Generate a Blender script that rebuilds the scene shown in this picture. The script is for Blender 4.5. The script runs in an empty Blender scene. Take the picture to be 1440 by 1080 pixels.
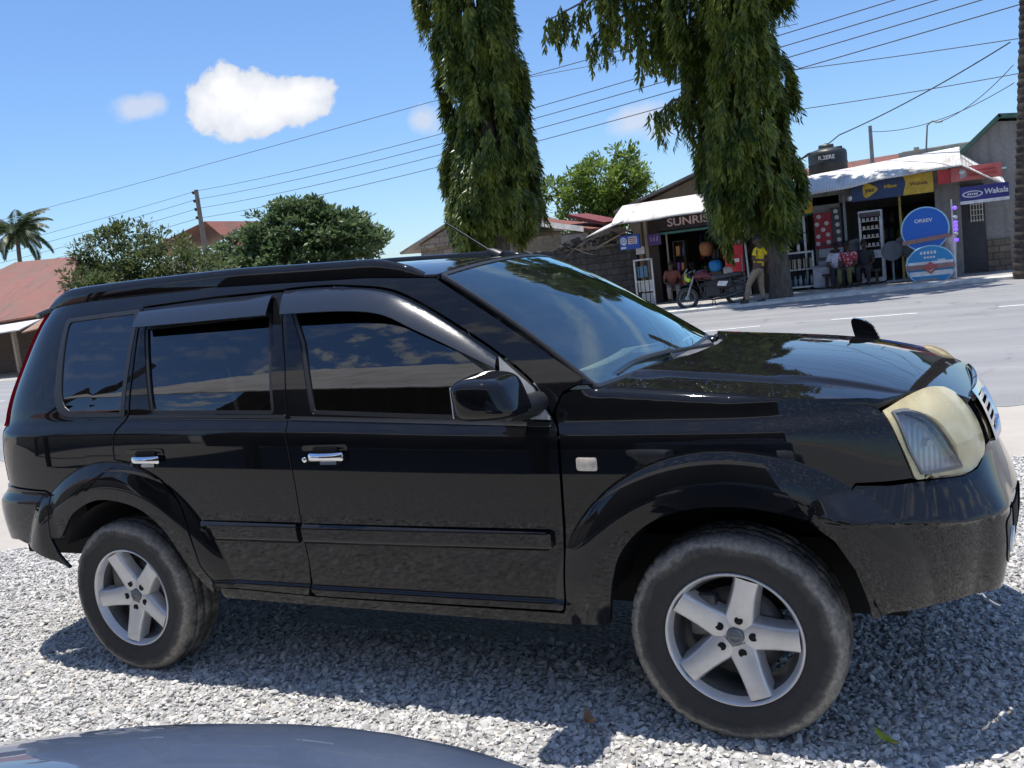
import bpy, bmesh, math, random
import numpy as np
from mathutils import Vector, Matrix
from mathutils.geometry import delaunay_2d_cdt
rad = math.radians
scene = bpy.context.scene
COL = scene.collection
# ------------------------------------------------------------------ camera
CAM = np.array([1.985, -3.586, 1.555])
YAW, PITCH, ROLL, FPX = -.455, -.1222, -.1158, 1292.4
cf = np.array([math.sin(YAW)*math.cos(PITCH), math.cos(YAW)*math.cos(PITCH), math.sin(PITCH)])
cr0 = np.array([math.cos(YAW), -math.sin(YAW), 0.0]); cu0 = np.cross(cr0, cf)
cr = cr0*math.cos(ROLL)+cu0*math.sin(ROLL); cu = -cr0*math.sin(ROLL)+cu0*math.cos(ROLL)
cam_data = bpy.data.cameras.new('camera'); cam = bpy.data.objects.new('camera', cam_data); COL.objects.link(cam)
cam_data.sensor_width = 36; cam_data.lens = 36*FPX/1440; cam_data.clip_start = .02; cam_data.clip_end = 3000
M4 = Matrix(((cr[0], cu[0], -cf[0], CAM[0]), (cr[1], cu[1], -cf[1], CAM[1]), (cr[2], cu[2], -cf[2], CAM[2]), (0, 0, 0, 1)))
cam.matrix_world = M4; scene.camera = cam
# ------------------------------------------------------------------ light
SUN_TO = Vector((-.15, .03, .985)).normalized()       # direction towards the sun
SUN_EL = math.asin(SUN_TO.z); SUN_AZ = math.atan2(SUN_TO.x, SUN_TO.y)
sun_d = bpy.data.lights.new('sun', 'SUN'); sun_d.energy = 5.0; sun_d.angle = rad(.53); sun_d.color = (1, .96, .9)
sun = bpy.data.objects.new('sun', sun_d); COL.objects.link(sun)
sun.rotation_euler = SUN_TO.to_track_quat('Z', 'Y').to_euler()
scene.view_settings.view_transform = 'Standard'; scene.view_settings.look = 'None'
scene.view_settings.exposure = .18; scene.view_settings.gamma = 1; scene.view_settings.use_curve_mapping = False
world = bpy.data.worlds.new('World'); scene.world = world; world.use_nodes = True
wn = world.node_tree; wn.nodes.clear()
def wnode(t, **k):
    n = wn.nodes.new(t)
    for a, b in k.items(): setattr(n, a, b)
    return n
def wl(a, b): wn.links.new(a, b)
wout = wnode('ShaderNodeOutputWorld'); wbg = wnode('ShaderNodeBackground'); wsky = wnode('ShaderNodeTexSky')
wsky.sky_type = 'NISHITA'; wsky.sun_disc = False; wsky.sun_elevation = SUN_EL; wsky.sun_rotation = SUN_AZ
wsky.air_density = 1.0; wsky.dust_density = .3; wsky.ozone_density = 1.6; wsky.altitude = 0
wbg.inputs[1].default_value = .122
wtint = wnode('ShaderNodeMix', data_type='RGBA', blend_type='MULTIPLY'); wtint.inputs[0].default_value = 1; wtint.inputs[7].default_value = (.75, .94, 1.20, 1)
wl(wsky.outputs[0], wtint.inputs[6]); wl(wtint.outputs[2], wbg.inputs[0])
# clouds: puffs round given directions in the sky, broken up by noise
tcw = wnode('ShaderNodeTexCoord')
wnz = wnode('ShaderNodeTexNoise'); wnz.inputs['Scale'].default_value = 26; wnz.inputs['Detail'].default_value = 9; wnz.inputs['Roughness'].default_value = .6
wl(tcw.outputs['Generated'], wnz.inputs['Vector'])
wnz2 = wnode('ShaderNodeTexNoise'); wnz2.inputs['Scale'].default_value = 5.5; wnz2.inputs['Detail'].default_value = 3
wl(tcw.outputs['Generated'], wnz2.inputs['Vector'])
def wmath(op, a, b=None, c=None):
    n = wnode('ShaderNodeMath', operation=op)
    for i, v in enumerate((a, b, c)):
        if v is None: continue
        if isinstance(v, (int, float)): n.inputs[i].default_value = v
        else: wl(v, n.inputs[i])
    return n.outputs[0]
def wdot(vec):
    n = wnode('ShaderNodeVectorMath', operation='DOT_PRODUCT'); wl(tcw.outputs['Generated'], n.inputs[0]); n.inputs[1].default_value = vec
    return n.outputs['Value']
def sky_dir(az, el): return Vector((math.sin(az)*math.cos(el), math.cos(az)*math.cos(el), math.sin(el)))
def puff(d, hw, hh, tilt=0.0):
    """1 at the middle of an elliptical puff, 0 at its rim, in the sky's own angles"""
    d = Vector(d).normalized(); r = d.cross(Vector((0, 0, 1))).normalized(); u = r.cross(d)
    r2 = r*math.cos(tilt)+u*math.sin(tilt); u2 = -r*math.sin(tilt)+u*math.cos(tilt)
    fx = wdot(r2/hw); fy = wdot(u2/hh); fd = wdot(d)
    q = wmath('ADD', wmath('POWER', wmath('ABSOLUTE', fx), 2.0), wmath('POWER', wmath('ABSOLUTE', fy), 2.0))
    v = wmath('SUBTRACT', 1.0, wmath('SQRT', q))
    return wmath('MULTIPLY', v, wmath('GREATER_THAN', fd, 0.0))

def pchip(xk,yk):
    xk=np.array(xk,float); yk=np.array(yk,float); h=np.diff(xk); d=np.diff(yk)/h
    m=np.zeros_like(xk)
    for i in range(1,len(xk)-1):
        if d[i-1]*d[i]>0:
            w1=2*h[i]+h[i-1]; w2=h[i]+2*h[i-1]; m[i]=(w1+w2)/(w1/d[i-1]+w2/d[i])
    m[0]=d[0]; m[-1]=d[-1]
    def f(x):
        x=np.clip(np.asarray(x,float),xk[0],xk[-1]); i=np.clip(np.searchsorted(xk,x)-1,0,len(h)-1)
        t=(x-xk[i])/h[i]; a=t*t*(3-2*t)
        return yk[i]*(1-a)+yk[i+1]*a+h[i]*(m[i]*t*(1-t)**2-m[i+1]*t*t*(1-t))
    return f
# ---- side / wrap surface of the suv ----
CREASE=pchip([-2.3,-1.24,-.32,.61,1.53,2.1],[1.080,1.069,1.043,1.003,.985,.965])
WP=pchip([-.85,-.78,-.72,-.62,-.5,-.36,-.2,-.07,-.012,.0,.042,.05,.10,.30,.48,.555,.60,.63],
         [.76,.800,.828,.846,.858,.866,.868,.864,.860,.857,.827,.824,.812,.738,.650,.60,.555,.50])
XF=pchip([.2,.30,.42,.55,.66,.75,.85,.95,1.0,1.05,1.2],[1.98,2.05,2.10,2.115,2.11,2.10,2.08,2.045,2.01,1.96,1.9])
XR=pchip([.2,.4,.55,.69,.74,.80,.84,.95,1.07,1.2,1.4,1.55,1.65],[-2.13,-2.24,-2.295,-2.315,-2.31,-2.27,-2.262,-2.265,-2.25,-2.21,-2.12,-2.05,-1.98])
NF=2.5; NR=4.6; XS=1.35; XB=-1.45
def sstep(t):
    t=np.clip(t,0,1); return t*t*(3-2*t)
def flare(u,z):
    f=0
    for cx in (1.3125,-1.3125):
        r=np.hypot(u-cx,z-.335); t=np.clip((.605-r)/.125,0,1)
        f=f+.034*(1-(1-t)**2.2)*sstep((z-.30)/.22)
    return f+.012*sstep((.436-z)/.012)*sstep((u+.84)/.05)*sstep((.80-u)/.05)
def half(x,z):
    w=WP(z-CREASE(x))
    w=w-.012*np.clip(np.abs(x)/1.4,0,3)**2*(x<0)-.010*np.clip(x/1.4,0,1.2)**2
    d=np.clip(z-(RAIL(x)-.034),0,.0345)
    return w-(.035-np.sqrt(.035**2-d*d))*sstep((x-.86)/.08)
RAIL=pchip([.80,.935,1.207,1.518,1.822,2.1],[1.150,1.144,1.118,1.085,1.032,.96])
BCR=pchip([1.5,1.65,2.06,2.2,2.7],[.742,.735,.672,.665,.66])
def bumpers(u,z):
    c=BCR(u); k=sstep((u-1.56)/.10)
    k2=k*(1-.50*sstep((u-2.12)/.25)); f=.082*np.clip((.805-z)/(.805-c),0,1)*k2-.036*sstep((c-z)/.012)*k*(1-.85*sstep((u-2.06)/.18))-.035*np.clip((c-.01-z)/.3,0,1)*k*(1-.5*sstep((u-2.06)/.18))
    return f+.02*sstep((.81-z)/.06)*sstep((-u-1.66)/.1)
def P(u,z):
    u=np.asarray(u,float); z=np.asarray(z,float); u,z=np.broadcast_arrays(u,z)
    uu=np.clip(u,XB,XS); w=half(uu,z)+flare(u,z)
    x=uu.copy(); y=w.copy()
    for s,xs,XE,n in ((1,XS,XF,NF),(-1,XB,XR,NR)):
        m=(u-xs)*s>0
        ph=np.clip((u-xs)*s/.85,0,np.pi/2); a=np.abs(XE(z)-xs)
        r=((np.sin(ph)/a)**n+(np.cos(ph)/w)**n)**(-1/n)
        x=np.where(m,xs+s*r*np.sin(ph),x); y=np.where(m,r*np.cos(ph),y)
    b=bumpers(u,z); k=np.hypot(x,1e-6)
    ph=np.where(u>XS,np.clip((u-XS)/.85,0,1.57),np.where(u<XB,np.clip((u-XB)/.85,-1.57,0),0))
    x=x+b*np.sin(ph); y=y+b*np.cos(ph)
    return np.stack([x,-y,z],-1)
# ------------------------------------------------------------------ helpers
def link(o, parent=None):
    COL.objects.link(o)
    if parent is not None: o.parent = parent
    return o
def tag(o, label=None, cat=None, group=None, kind=None):
    if label: o['label'] = label
    if cat: o['category'] = cat
    if group: o['group'] = group
    if kind: o['kind'] = kind
    return o
def empty(name, loc=(0, 0, 0), rz=0, label=None, cat=None, group=None):
    o = bpy.data.objects.new(name, None); o.location = loc; o.rotation_euler = (0, 0, rz); o.empty_display_size = .2
    link(o); return tag(o, label, cat, group)
def mesh_obj(name, v, f, mat, parent=None, smooth=False, normals=None, loc=None, mats=None, mi=None):
    me = bpy.data.meshes.new(name)
    v = [tuple(float(c) for c in p) for p in v]
    me.from_pydata(v, [], [tuple(int(i) for i in q) for q in f]); me.update()
    for m in (mats or [mat]): me.materials.append(m)
    if mi is not None: me.polygons.foreach_set('material_index', np.array(mi, np.int32))
    if smooth is True: me.polygons.foreach_set('use_smooth', np.ones(len(me.polygons), bool))
    elif smooth is not False: me.polygons.foreach_set('use_smooth', np.array(smooth, bool))
    else: me.polygons.foreach_set('use_smooth', np.zeros(len(me.polygons), bool))
    if normals is not None: me.normals_split_custom_set_from_vertices([tuple(n) for n in normals])
    o = bpy.data.objects.new(name, me)
    if loc is not None: o.location = loc
    return link(o, parent)
class MB:
    """collects boxes, tubes, lathes and strips, then links them as one mesh object"""
    def __init__(s): s.v = []; s.f = []; s.sm = []; s.mi = []
    def add(s, v, f, sm=False, mi=0):
        b = len(s.v); s.v += [tuple(p) for p in v]
        for q in f: s.f.append(tuple(i+b for i in q)); s.sm.append(sm); s.mi.append(mi)
        return s
    def box(s, c, d, rz=0, M=None, mi=0, bev=0):
        x, y, z = (k/2 for k in d)
        if bev:
            bm = bmesh.new(); bmesh.ops.create_cube(bm, size=1)
            for w in bm.verts: w.co = Vector((w.co.x*d[0], w.co.y*d[1], w.co.z*d[2]))
            bmesh.ops.bevel(bm, geom=list(bm.edges), offset=bev, segments=2, affect='EDGES', profile=.5)
            bm.verts.index_update(); V = [w.co.copy() for w in bm.verts]; F = [tuple(w.index for w in q.verts) for q in bm.faces]; bm.free()
        else:
            V = [Vector(p) for p in ((-x, -y, -z), (x, -y, -z), (x, y, -z), (-x, y, -z), (-x, -y, z), (x, -y, z), (x, y, z), (-x, y, z))]
            F = [(0, 3, 2, 1), (4, 5, 6, 7), (0, 1, 5, 4), (1, 2, 6, 5), (2, 3, 7, 6), (3, 0, 4, 7)]
        R = M if M is not None else Matrix.Rotation(rz, 3, 'Z')
        return s.add([R @ p+Vector(c) for p in V], F, False, mi)
    def tube(s, pts, r, n=8, cap=True, mi=0, sm=True):
        pts = [Vector(p) for p in pts]; m = len(pts); rs = r if hasattr(r, '__len__') else [r]*m
        V = []; up = None
        for i, p in enumerate(pts):
            t = (pts[min(i+1, m-1)]-pts[max(i-1, 0)]).normalized()
            if up is None: up = Vector((0, 0, 1)) if abs(t.z) < .9 else Vector((1, 0, 0))
            a = t.cross(up).normalized(); b = a.cross(t); up = b
            V += [p+(a*math.cos(k*2*math.pi/n)+b*math.sin(k*2*math.pi/n))*rs[i] for k in range(n)]
        F = [(i*n+k, i*n+(k+1) % n, (i+1)*n+(k+1) % n, (i+1)*n+k) for i in range(m-1) for k in range(n)]
        s.add(V, F, sm, mi)
        if cap: s.add(V[:n], [tuple(range(n))[::-1]], False, mi); s.add(V[-n:], [tuple(range(n))], False, mi)
        return s
    def lathe(s, prof, n=48, M=None, mi=0, sm=True, close=False, c=(0, 0, 0)):
        """profile of (radius, axial) turned about local z"""
        M = M or Matrix.Identity(3); m = len(prof); c = Vector(c)
        V = [M @ Vector((r*math.cos(k*2*math.pi/n), r*math.sin(k*2*math.pi/n), a))+c for r, a in prof for k in range(n)]
        e = m if close else m-1
        F = [(i*n+k, i*n+(k+1) % n, ((i+1) % m)*n+(k+1) % n, ((i+1) % m)*n+k) for i in range(e) for k in range(n)]
        return s.add(V, F, sm, mi)
    def prism(s, poly, h, M=None, c=(0, 0, 0), mi=0):
        """flat outline in local xy pushed along local z by h"""
        M = M or Matrix.Identity(3); c = Vector(c); n = len(poly)
        V = [M @ Vector((x, y, 0))+c for x, y in poly]+[M @ Vector((x, y, h))+c for x, y in poly]
        F = [tuple(range(n))[::-1], tuple(range(n, 2*n))]+[(i, (i+1) % n, n+(i+1) % n, n+i) for i in range(n)]
        return s.add(V, F, False, mi)
    def grid(s, fn, nu, nv, sm=True, mi=0):
        V = [fn(i/nu, j/nv) for j in range(nv+1) for i in range(nu+1)]; w = nu+1
        return s.add(V, [(j*w+i, j*w+i+1, (j+1)*w+i+1, (j+1)*w+i) for j in range(nv) for i in range(nu)], sm, mi)
    def build(s, name, mat, parent=None, loc=None, mats=None):
        return mesh_obj(name, s.v, s.f, mat, parent, smooth=s.sm, loc=loc, mats=mats, mi=s.mi)
def crv(pts, n=8):
    """smooth open curve through points"""
    P0 = np.array(pts, float); Q = np.vstack([2*P0[0]-P0[1], P0, 2*P0[-1]-P0[-2]]); out = []
    for i in range(1, len(Q)-2):
        for k in range(n):
            t = k/n; a, b, c, d = Q[i-1], Q[i], Q[i+1], Q[i+2]
            out.append(tuple(.5*(2*b+(c-a)*t+(2*a-5*b+4*c-d)*t*t+(3*b-a-3*c+d)*t**3)))
    out.append(tuple(P0[-1])); return out
def rcorner(a, b, c, r, n=5):
    """rounded corner at b"""
    a, b, c = (np.array(k, float) for k in (a, b, c)); u = (a-b)/np.linalg.norm(a-b); v = (c-b)/np.linalg.norm(c-b)
    return [tuple((1-t)**2*(b+u*r)+2*t*(1-t)*b+t*t*(b+v*r)) for t in np.linspace(0, 1, n)]
def roundpoly(pts, r):
    n = len(pts); o = []
    for i in range(n): o += rcorner(pts[i-1], pts[i], pts[(i+1) % n], r if not hasattr(r, '__len__') else r[i])
    return o
def resample(poly, g):
    o = []
    for i in range(len(poly)):
        a = np.array(poly[i]); b = np.array(poly[(i+1) % len(poly)]); d = np.linalg.norm(b-a)
        if d < 1e-6: continue
        k = max(1, int(math.ceil(d/g)))
        for j in range(k): o.append(a+(b-a)*j/k)
    return np.array(o)
def inpoly(q, poly):
    x, y = q[:, 0], q[:, 1]; r = np.zeros(len(q), bool); n = len(poly)
    for i in range(n):
        x1, y1 = poly[i]; x2, y2 = poly[(i+1) % n]
        if y1 == y2: continue
        c = ((y1 > y) != (y2 > y)) & (x < (x2-x1)*(y-y1)/(y2-y1)+x1); r ^= c
    return r
def shrink(poly, d):
    p = np.array(poly); a = np.roll(p, 1, 0); b = np.roll(p, -1, 0)
    t = b-a; t /= np.linalg.norm(t, axis=1)[:, None]+1e-9; n = np.stack([-t[:, 1], t[:, 0]], 1)
    ar = .5*np.sum(p[:, 0]*b[:, 1]-b[:, 0]*p[:, 1])
    return p+n*(d if ar > 0 else -d)
def panel(name, outline, mat, parent, fn=None, holes=(), g=.02, off=0.0, thick=.018, gap=.003, side=-1, rim=True, mats=None, lines=()):
    """a body panel: an outline in the (u, z) of a curved surface, filled, lifted on to it and given an edge"""
    fn = fn or P
    loops = [shrink(resample(outline, g), gap)]+[shrink(resample(h, g), -gap) for h in holes]
    B = np.vstack(loops); lo, hi = loops[0].min(0), loops[0].max(0)
    gx, gy = np.meshgrid(np.arange(lo[0]+g*.31, hi[0], g), np.arange(lo[1]+g*.37, hi[1], g*.9)); gx[1::2] += g/2
    Q = np.stack([gx.ravel(), gy.ravel()], 1); k = inpoly(Q, loops[0])
    for h in loops[1:]: k &= ~inpoly(Q, h)
    Q = Q[k]; ok = np.ones(len(Q), bool)
    for i in range(0, len(Q), 4000):
        d = ((Q[i:i+4000, None]-B[None])**2).sum(2).min(1); ok[i:i+4000] = d > (g*.42)**2
    Q = Q[ok]; V2 = np.vstack([B, Q]); E = []; b = 0
    for l in loops: n = len(l); E += [(b+i, b+(i+1) % n) for i in range(n)]; b += n
    for ln in lines:
        q = np.array(ln); ok2 = inpoly(q, loops[0])
        for h in loops[1:]: ok2 &= ~inpoly(q, h)
        dB = ((q[:, None]-B[None])**2).sum(2).min(1) > (g*.35)**2; ok2 &= dB
        if not ok2.any(): continue
        keep = np.ones(len(V2), bool); nb = sum(len(l) for l in loops)
        dd = ((V2[nb:, None]-q[ok2][None])**2).sum(2).min(1) if len(V2) > nb else np.zeros(0); keep[nb:] = (dd > (g*.45)**2)
        if any(e[0] >= nb for e in E): keep[nb:nb+max(max(e) for e in E)-nb+1] = True
        if not all(e[0] < nb for e in E): pre = max(max(e) for e in E)+1
        else: pre = nb
        rest = V2[pre:][keep[pre:]]; i0 = pre; V2 = np.vstack([V2[:pre], q[ok2], rest]); ix = np.where(ok2)[0]
        E += [(i0+i, i0+i+1) for i in range(len(ix)-1) if ix[i+1] == ix[i]+1] or [(i0, i0)] if len(ix) > 1 else []
    r = delaunay_2d_cdt([Vector(p) for p in V2], [e for e in E if e[0] != e[1]], [], 0, 1e-7)
    V2 = np.array([tuple(p) for p in r[0]]); F = np.array([f for f in r[2] if len(f) == 3])
    c = V2[F].mean(1); k = inpoly(c, loops[0])
    for h in loops[1:]: k &= ~inpoly(c, h)
    F = F[k]
    offf = off if callable(off) else (lambda u, z: np.full(np.shape(u), off))
    def nrm(u, z):
        e = 1e-4; a = fn(u+e, z)-fn(u-e, z); c = fn(u, z+e)-fn(u, z-e); m = np.cross(a, c)
        return m/(np.linalg.norm(m, axis=-1)[..., None]+1e-12)
    def S(u, z):
        return fn(u, z)+nrm(u, z)*offf(u, z)[..., None]
    u, z = V2[:, 0], V2[:, 1]; X = S(u, z); e = 1e-3
    N = np.cross(S(u+e, z)-S(u-e, z), S(u, z+e)-S(u, z-e)); N /= np.linalg.norm(N, axis=1)[:, None]+1e-12
    n0 = len(X); f0 = F[0]; 
    cr_ = np.cross(X[F[:, 1]]-X[F[:, 0]], X[F[:, 2]]-X[F[:, 0]]); flip = (cr_*N[F[:, 0]]).sum(1) < 0
    F[flip] = F[flip][:, ::-1]
    VV = [X]; NN = [N]; FF = [tuple(f) for f in F]; b = n0
    if rim:
        s = 0
        for l in loops:
            n = len(l); idx = np.arange(s, s+n); s += n
            t = np.roll(X[idx], -1, 0)-np.roll(X[idx], 1, 0); m = np.cross(t, N[idx]); m /= np.linalg.norm(m, axis=1)[:, None]+1e-12
            ctr_dir = m
            VV += [X[idx], X[idx]-N[idx]*thick]; NN += [N[idx]*.6+ctr_dir*.8, ctr_dir]
            for i in range(n):
                j = (i+1) % n; FF.append((b+i, b+n+i, b+n+j, b+j))
            b += 2*n
    VV = np.vstack(VV); NN = np.vstack(NN)
    # rim normals: make them agree with their faces
    if rim:
        for f in FF[len(F):]:
            a = np.cross(VV[f[1]]-VV[f[0]], VV[f[3]]-VV[f[0]])
            for i in f:
                if np.dot(a, NN[i]) < 0: NN[i] = NN[i]*0+a
    if side > 0:
        VV = VV*[1, -1, 1]; NN = NN*[1, -1, 1]; FF = [tuple(reversed(f)) for f in FF]
    NN = NN/(np.linalg.norm(NN, axis=1)[:, None]+1e-12)
    return mesh_obj(name, VV, FF, mat, parent, True, NN)
def strip(A, B, bulge=0, n=6, out=None):
    """vertices and faces of a bridge between two curves with the same number of points"""
    V = []; m = len(A)
    for a, b in zip(A, B):
        a = np.array(a); b = np.array(b)
        for k in range(n+1):
            t = k/n; p_ = a*(1-t)+b*t
            if bulge: p_ = p_+np.array(out)*bulge*4*t*(1-t)
            V.append(p_)
    F = [(i*(n+1)+k, i*(n+1)+k+1, (i+1)*(n+1)+k+1, (i+1)*(n+1)+k) for i in range(m-1) for k in range(n)]
    return V, F
def text_mesh(name, body, size, mat, parent, M, depth=.004, align='CENTER', shear=0, sx=1.0, bold=0):
    c = bpy.data.curves.new(name, 'FONT'); c.body = body; c.size = size; c.align_x = align; c.align_y = 'CENTER'; c.extrude = depth; c.shear = shear; c.offset = bold
    o = bpy.data.objects.new(name, c); COL.objects.link(o)
    dg = bpy.context.evaluated_depsgraph_get(); me = bpy.data.meshes.new_from_object(o.evaluated_get(dg))
    bpy.data.objects.remove(o); bpy.data.curves.remove(c)
    me.name = name; me.materials.clear(); me.materials.append(mat)
    for v in me.vertices: v.co = M @ Vector((v.co.x*sx, v.co.y, v.co.z))
    o = bpy.data.objects.new(name, me); return link(o, parent)
def facing(x, y, z, yaw=0.0, roll=0.0):
    """matrix for a flat thing in local xy standing upright, its face turned to -Y"""
    return Matrix.Translation((x, y, z)) @ Matrix.Rotation(yaw, 4, 'Z') @ Matrix.Rotation(rad(90), 4, 'X') @ Matrix.Rotation(roll, 4, 'Z')
# ------------------------------------------------------------------ materials
class NT:
    def __init__(s, name):
        s.m = bpy.data.materials.new(name); s.m.use_nodes = True; s.t = s.m.node_tree; s.b = s.t.nodes['Principled BSDF']; s.out = s.t.nodes['Material Output']
        s.tc = s.n('ShaderNodeTexCoord')
    def n(s, t, **k):
        o = s.t.nodes.new(t)
        for a, b in k.items(): setattr(o, a, b)
        return o
    def l(s, a, b): s.t.links.new(a, b)
    def mp(s, scale=(1, 1, 1), src='Object', rot=(0, 0, 0)):
        m = s.n('ShaderNodeMapping'); m.inputs['Scale'].default_value = scale; m.inputs['Rotation'].default_value = rot; s.l(s.tc.outputs[src], m.inputs[0]); return m.outputs[0]
    def noise(s, scale, detail=4, rough=.55, vec=None, dist=0):
        n = s.n('ShaderNodeTexNoise'); n.inputs['Scale'].default_value = scale; n.inputs['Detail'].default_value = detail; n.inputs['Roughness'].default_value = rough; n.inputs['Distortion'].default_value = dist
        s.l(vec if vec is not None else s.tc.outputs['Object'], n.inputs['Vector']); return n.outputs[0]
    def vor(s, scale, vec=None, feature='F1', out='Distance'):
        n = s.n('ShaderNodeTexVoronoi'); n.feature = feature; n.inputs['Scale'].default_value = scale
        s.l(vec if vec is not None else s.tc.outputs['Object'], n.inputs['Vector']); return n.outputs[out]
    def ramp(s, fac, stops, interp='LINEAR'):
        r = s.n('ShaderNodeValToRGB'); r.color_ramp.interpolation = interp; e = r.color_ramp.elements
        while len(e) < len(stops): e.new(.5)
        for q, (p_, c) in zip(e, stops): q.position = p_; q.color = (c, c, c, 1) if isinstance(c, (int, float)) else tuple(c)+(1,)
        s.l(fac, r.inputs[0]); return r.outputs[0]
    def mix(s, fac, a, b, mode='MIX'):
        m = s.n('ShaderNodeMix', data_type='RGBA', blend_type=mode)
        for i, v in ((0, fac), (6, a), (7, b)):
            if isinstance(v, (int, float)): m.inputs[i].default_value = v if i == 0 else (v, v, v, 1)
            elif isinstance(v, tuple): m.inputs[i].default_value = v+(1,)
            else: s.l(v, m.inputs[i])
        return m.outputs[2]
    def math(s, op, a, b=None, c=None):
        n = s.n('ShaderNodeMath', operation=op)
        for i, v in enumerate((a, b, c)):
            if v is None: continue
            if isinstance(v, (int, float)): n.inputs[i].default_value = v
            else: s.l(v, n.inputs[i])
        return n.outputs[0]
    def bump(s, h, strength=.3, dist=.01):
        b = s.n('ShaderNodeBump'); b.inputs['Strength'].default_value = strength; b.inputs['Distance'].default_value = dist; s.l(h, b.inputs['Height']); s.l(b.outputs[0], s.b.inputs['Normal']); return b
    def set(s, **k):
        for a, v in k.items():
            i = s.b.inputs[a.replace('_', ' ')]
            if isinstance(v, (int, float)): i.default_value = v
            elif isinstance(v, tuple): i.default_value = v+(1,) if len(v) == 3 else v
            else: s.l(v, i)
        return s
def mat(name, col, rough=.6, metal=0.0, var=.25, scale=6, bump=0.0, bscale=40, spec=.5, coat=0):
    """plain surface with noise in its colour and roughness"""
    t = NT(name); n = t.noise(scale, 5); c2 = tuple(max(0, k*(1-var)) for k in col); c1 = tuple(min(1, k*(1+var*.6)) for k in col)
    t.set(Base_Color=t.ramp(n, [(.3, c2), (.7, c1)]), Metallic=metal, Roughness=t.ramp(t.noise(scale*2.3, 4), [(.3, max(0, rough-.08)), (.7, min(1, rough+.1))]), Coat_Weight=coat)
    t.b.inputs['Specular IOR Level'].default_value = spec
    if bump: t.bump(t.noise(bscale, 5), bump, .01)
    return t.m
# ------------------------------------------------------------------ vehicle materials
def paint(name, col, dust=.05, rough=.14, dustcol=(.30, .28, .25), wave=.012):
    t = NT(name); n = t.noise(3.5, 6, .65); n2 = t.noise(60, 3)
    g = t.n('ShaderNodeNewGeometry'); sx = t.n('ShaderNodeSeparateXYZ'); t.l(g.outputs['Normal'], sx.inputs[0])
    up = t.math('MULTIPLY', t.math('MAXIMUM', sx.outputs[2], 0.0), .9)
    d = t.math('MULTIPLY', t.math('ADD', .35, up), t.math('MULTIPLY', t.ramp(n, [(.3, .25), (.75, 1.0)]), t.ramp(n2, [(.35, .75), (.7, 1.0)])))
    d = t.math('MULTIPLY', d, dust)
    so = t.n('ShaderNodeSeparateXYZ'); t.l(t.tc.outputs['Object'], so.inputs[0])
    low = t.ramp(t.math('ADD', so.outputs[2], t.math('MULTIPLY', t.math('SUBTRACT', n, .5), .25)), [(.42, 1.0), (.80, 0.0)]); d = t.math('ADD', d, t.math('MULTIPLY', low, dust*.35))
    t.set(Base_Color=t.mix(d, col, dustcol), Roughness=t.math('ADD', rough, t.math('MULTIPLY', d, .9)), Coat_Weight=1.0, Coat_Roughness=t.math('ADD', .02, t.math('MULTIPLY', low, .045)), Coat_IOR=1.46)
    t.b.inputs['Specular IOR Level'].default_value = .0
    t.bump(t.noise(5.5, 2), wave, .05); return t.m
M = {}
M['paint'] = paint('black_paint', (.0040, .0045, .006), .032)
M['paint_low'] = paint('black_bumper_paint', (.005, .0055, .007), .045, .16)
M['plastic'] = mat('black_trim_plastic', (.018, .019, .021), .42, scale=20)
M['visor'] = NT('smoked_visor_plastic').set(Base_Color=(.016, .019, .025), Roughness=.17, Coat_Weight=.5).m
M['rubber'] = mat('black_rubber', (.012, .012, .012), .6, scale=30)
M['seal'] = NT('window_seal_rubber').set(Base_Color=(.02, .02, .022), Roughness=.38).m
M['dark'] = NT('matte_black_and_shade').set(Base_Color=(.006, .006, .006), Roughness=.9).m  # matte black for hidden parts and for flat patches painted as shaded holes
M['chrome'] = NT('chrome').set(Base_Color=(.78, .78, .80), Metallic=1.0, Roughness=.09).m
M['satin'] = mat('satin_grey_plastic', (.16, .17, .18), .34, scale=20)
M['sail'] = mat('light_grey_sail_plastic', (.30, .31, .32), .5, scale=20)  # even grey, lighter than the satin trim
M['interior'] = mat('interior_trim', (.30, .31, .30), .7, scale=15)
M['seatcloth'] = mat('seat_cloth', (.22, .22, .22), .9, scale=60)
def glassmat(name, tint, alpha, rough=.0, fk=2.3, f0=.07, gc=(.95, .97, 1)):
    t = NT(name); t.t.nodes.remove(t.b); fr = t.n('ShaderNodeFresnel'); fr.inputs[0].default_value = 1.52
    gl = t.n('ShaderNodeBsdfGlossy'); gl.inputs['Roughness'].default_value = rough; gl.inputs[0].default_value = gc+(1,)
    tr = t.n('ShaderNodeBsdfTransparent'); tr.inputs[0].default_value = tint+(1,)
    df = t.n('ShaderNodeBsdfDiffuse'); df.inputs[0].default_value = (.35, .36, .36, 1)
    m0 = t.n('ShaderNodeMixShader'); t.l(t.ramp(t.noise(9, 5), [(.35, alpha*.3), (.75, alpha)]), m0.inputs[0]); t.l(tr.outputs[0], m0.inputs[1]); t.l(df.outputs[0], m0.inputs[2])
    m1 = t.n('ShaderNodeMixShader'); f = t.math('MINIMUM', t.math('ADD', t.math('MULTIPLY', fr.outputs[0], fk), f0), .94); t.l(f, m1.inputs[0]); t.l(m0.outputs[0], m1.inputs[1]); t.l(gl.outputs[0], m1.inputs[2])
    b = t.n('ShaderNodeBump'); b.inputs['Strength'].default_value = .012; b.inputs['Distance'].default_value = .05; t.l(t.noise(4, 2), b.inputs['Height']); t.l(b.outputs[0], gl.inputs['Normal'])
    t.l(m1.outputs[0], t.out.inputs[0]); return t.m
M['tint'] = glassmat('tinted_window_glass', (.015, .016, .018), .006, fk=1.45, f0=.03)
M['screen'] = glassmat('windshield_glass', (.74, .88, .82), .06, fk=1.6, f0=.13, gc=(.78, .96, .93))
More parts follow.
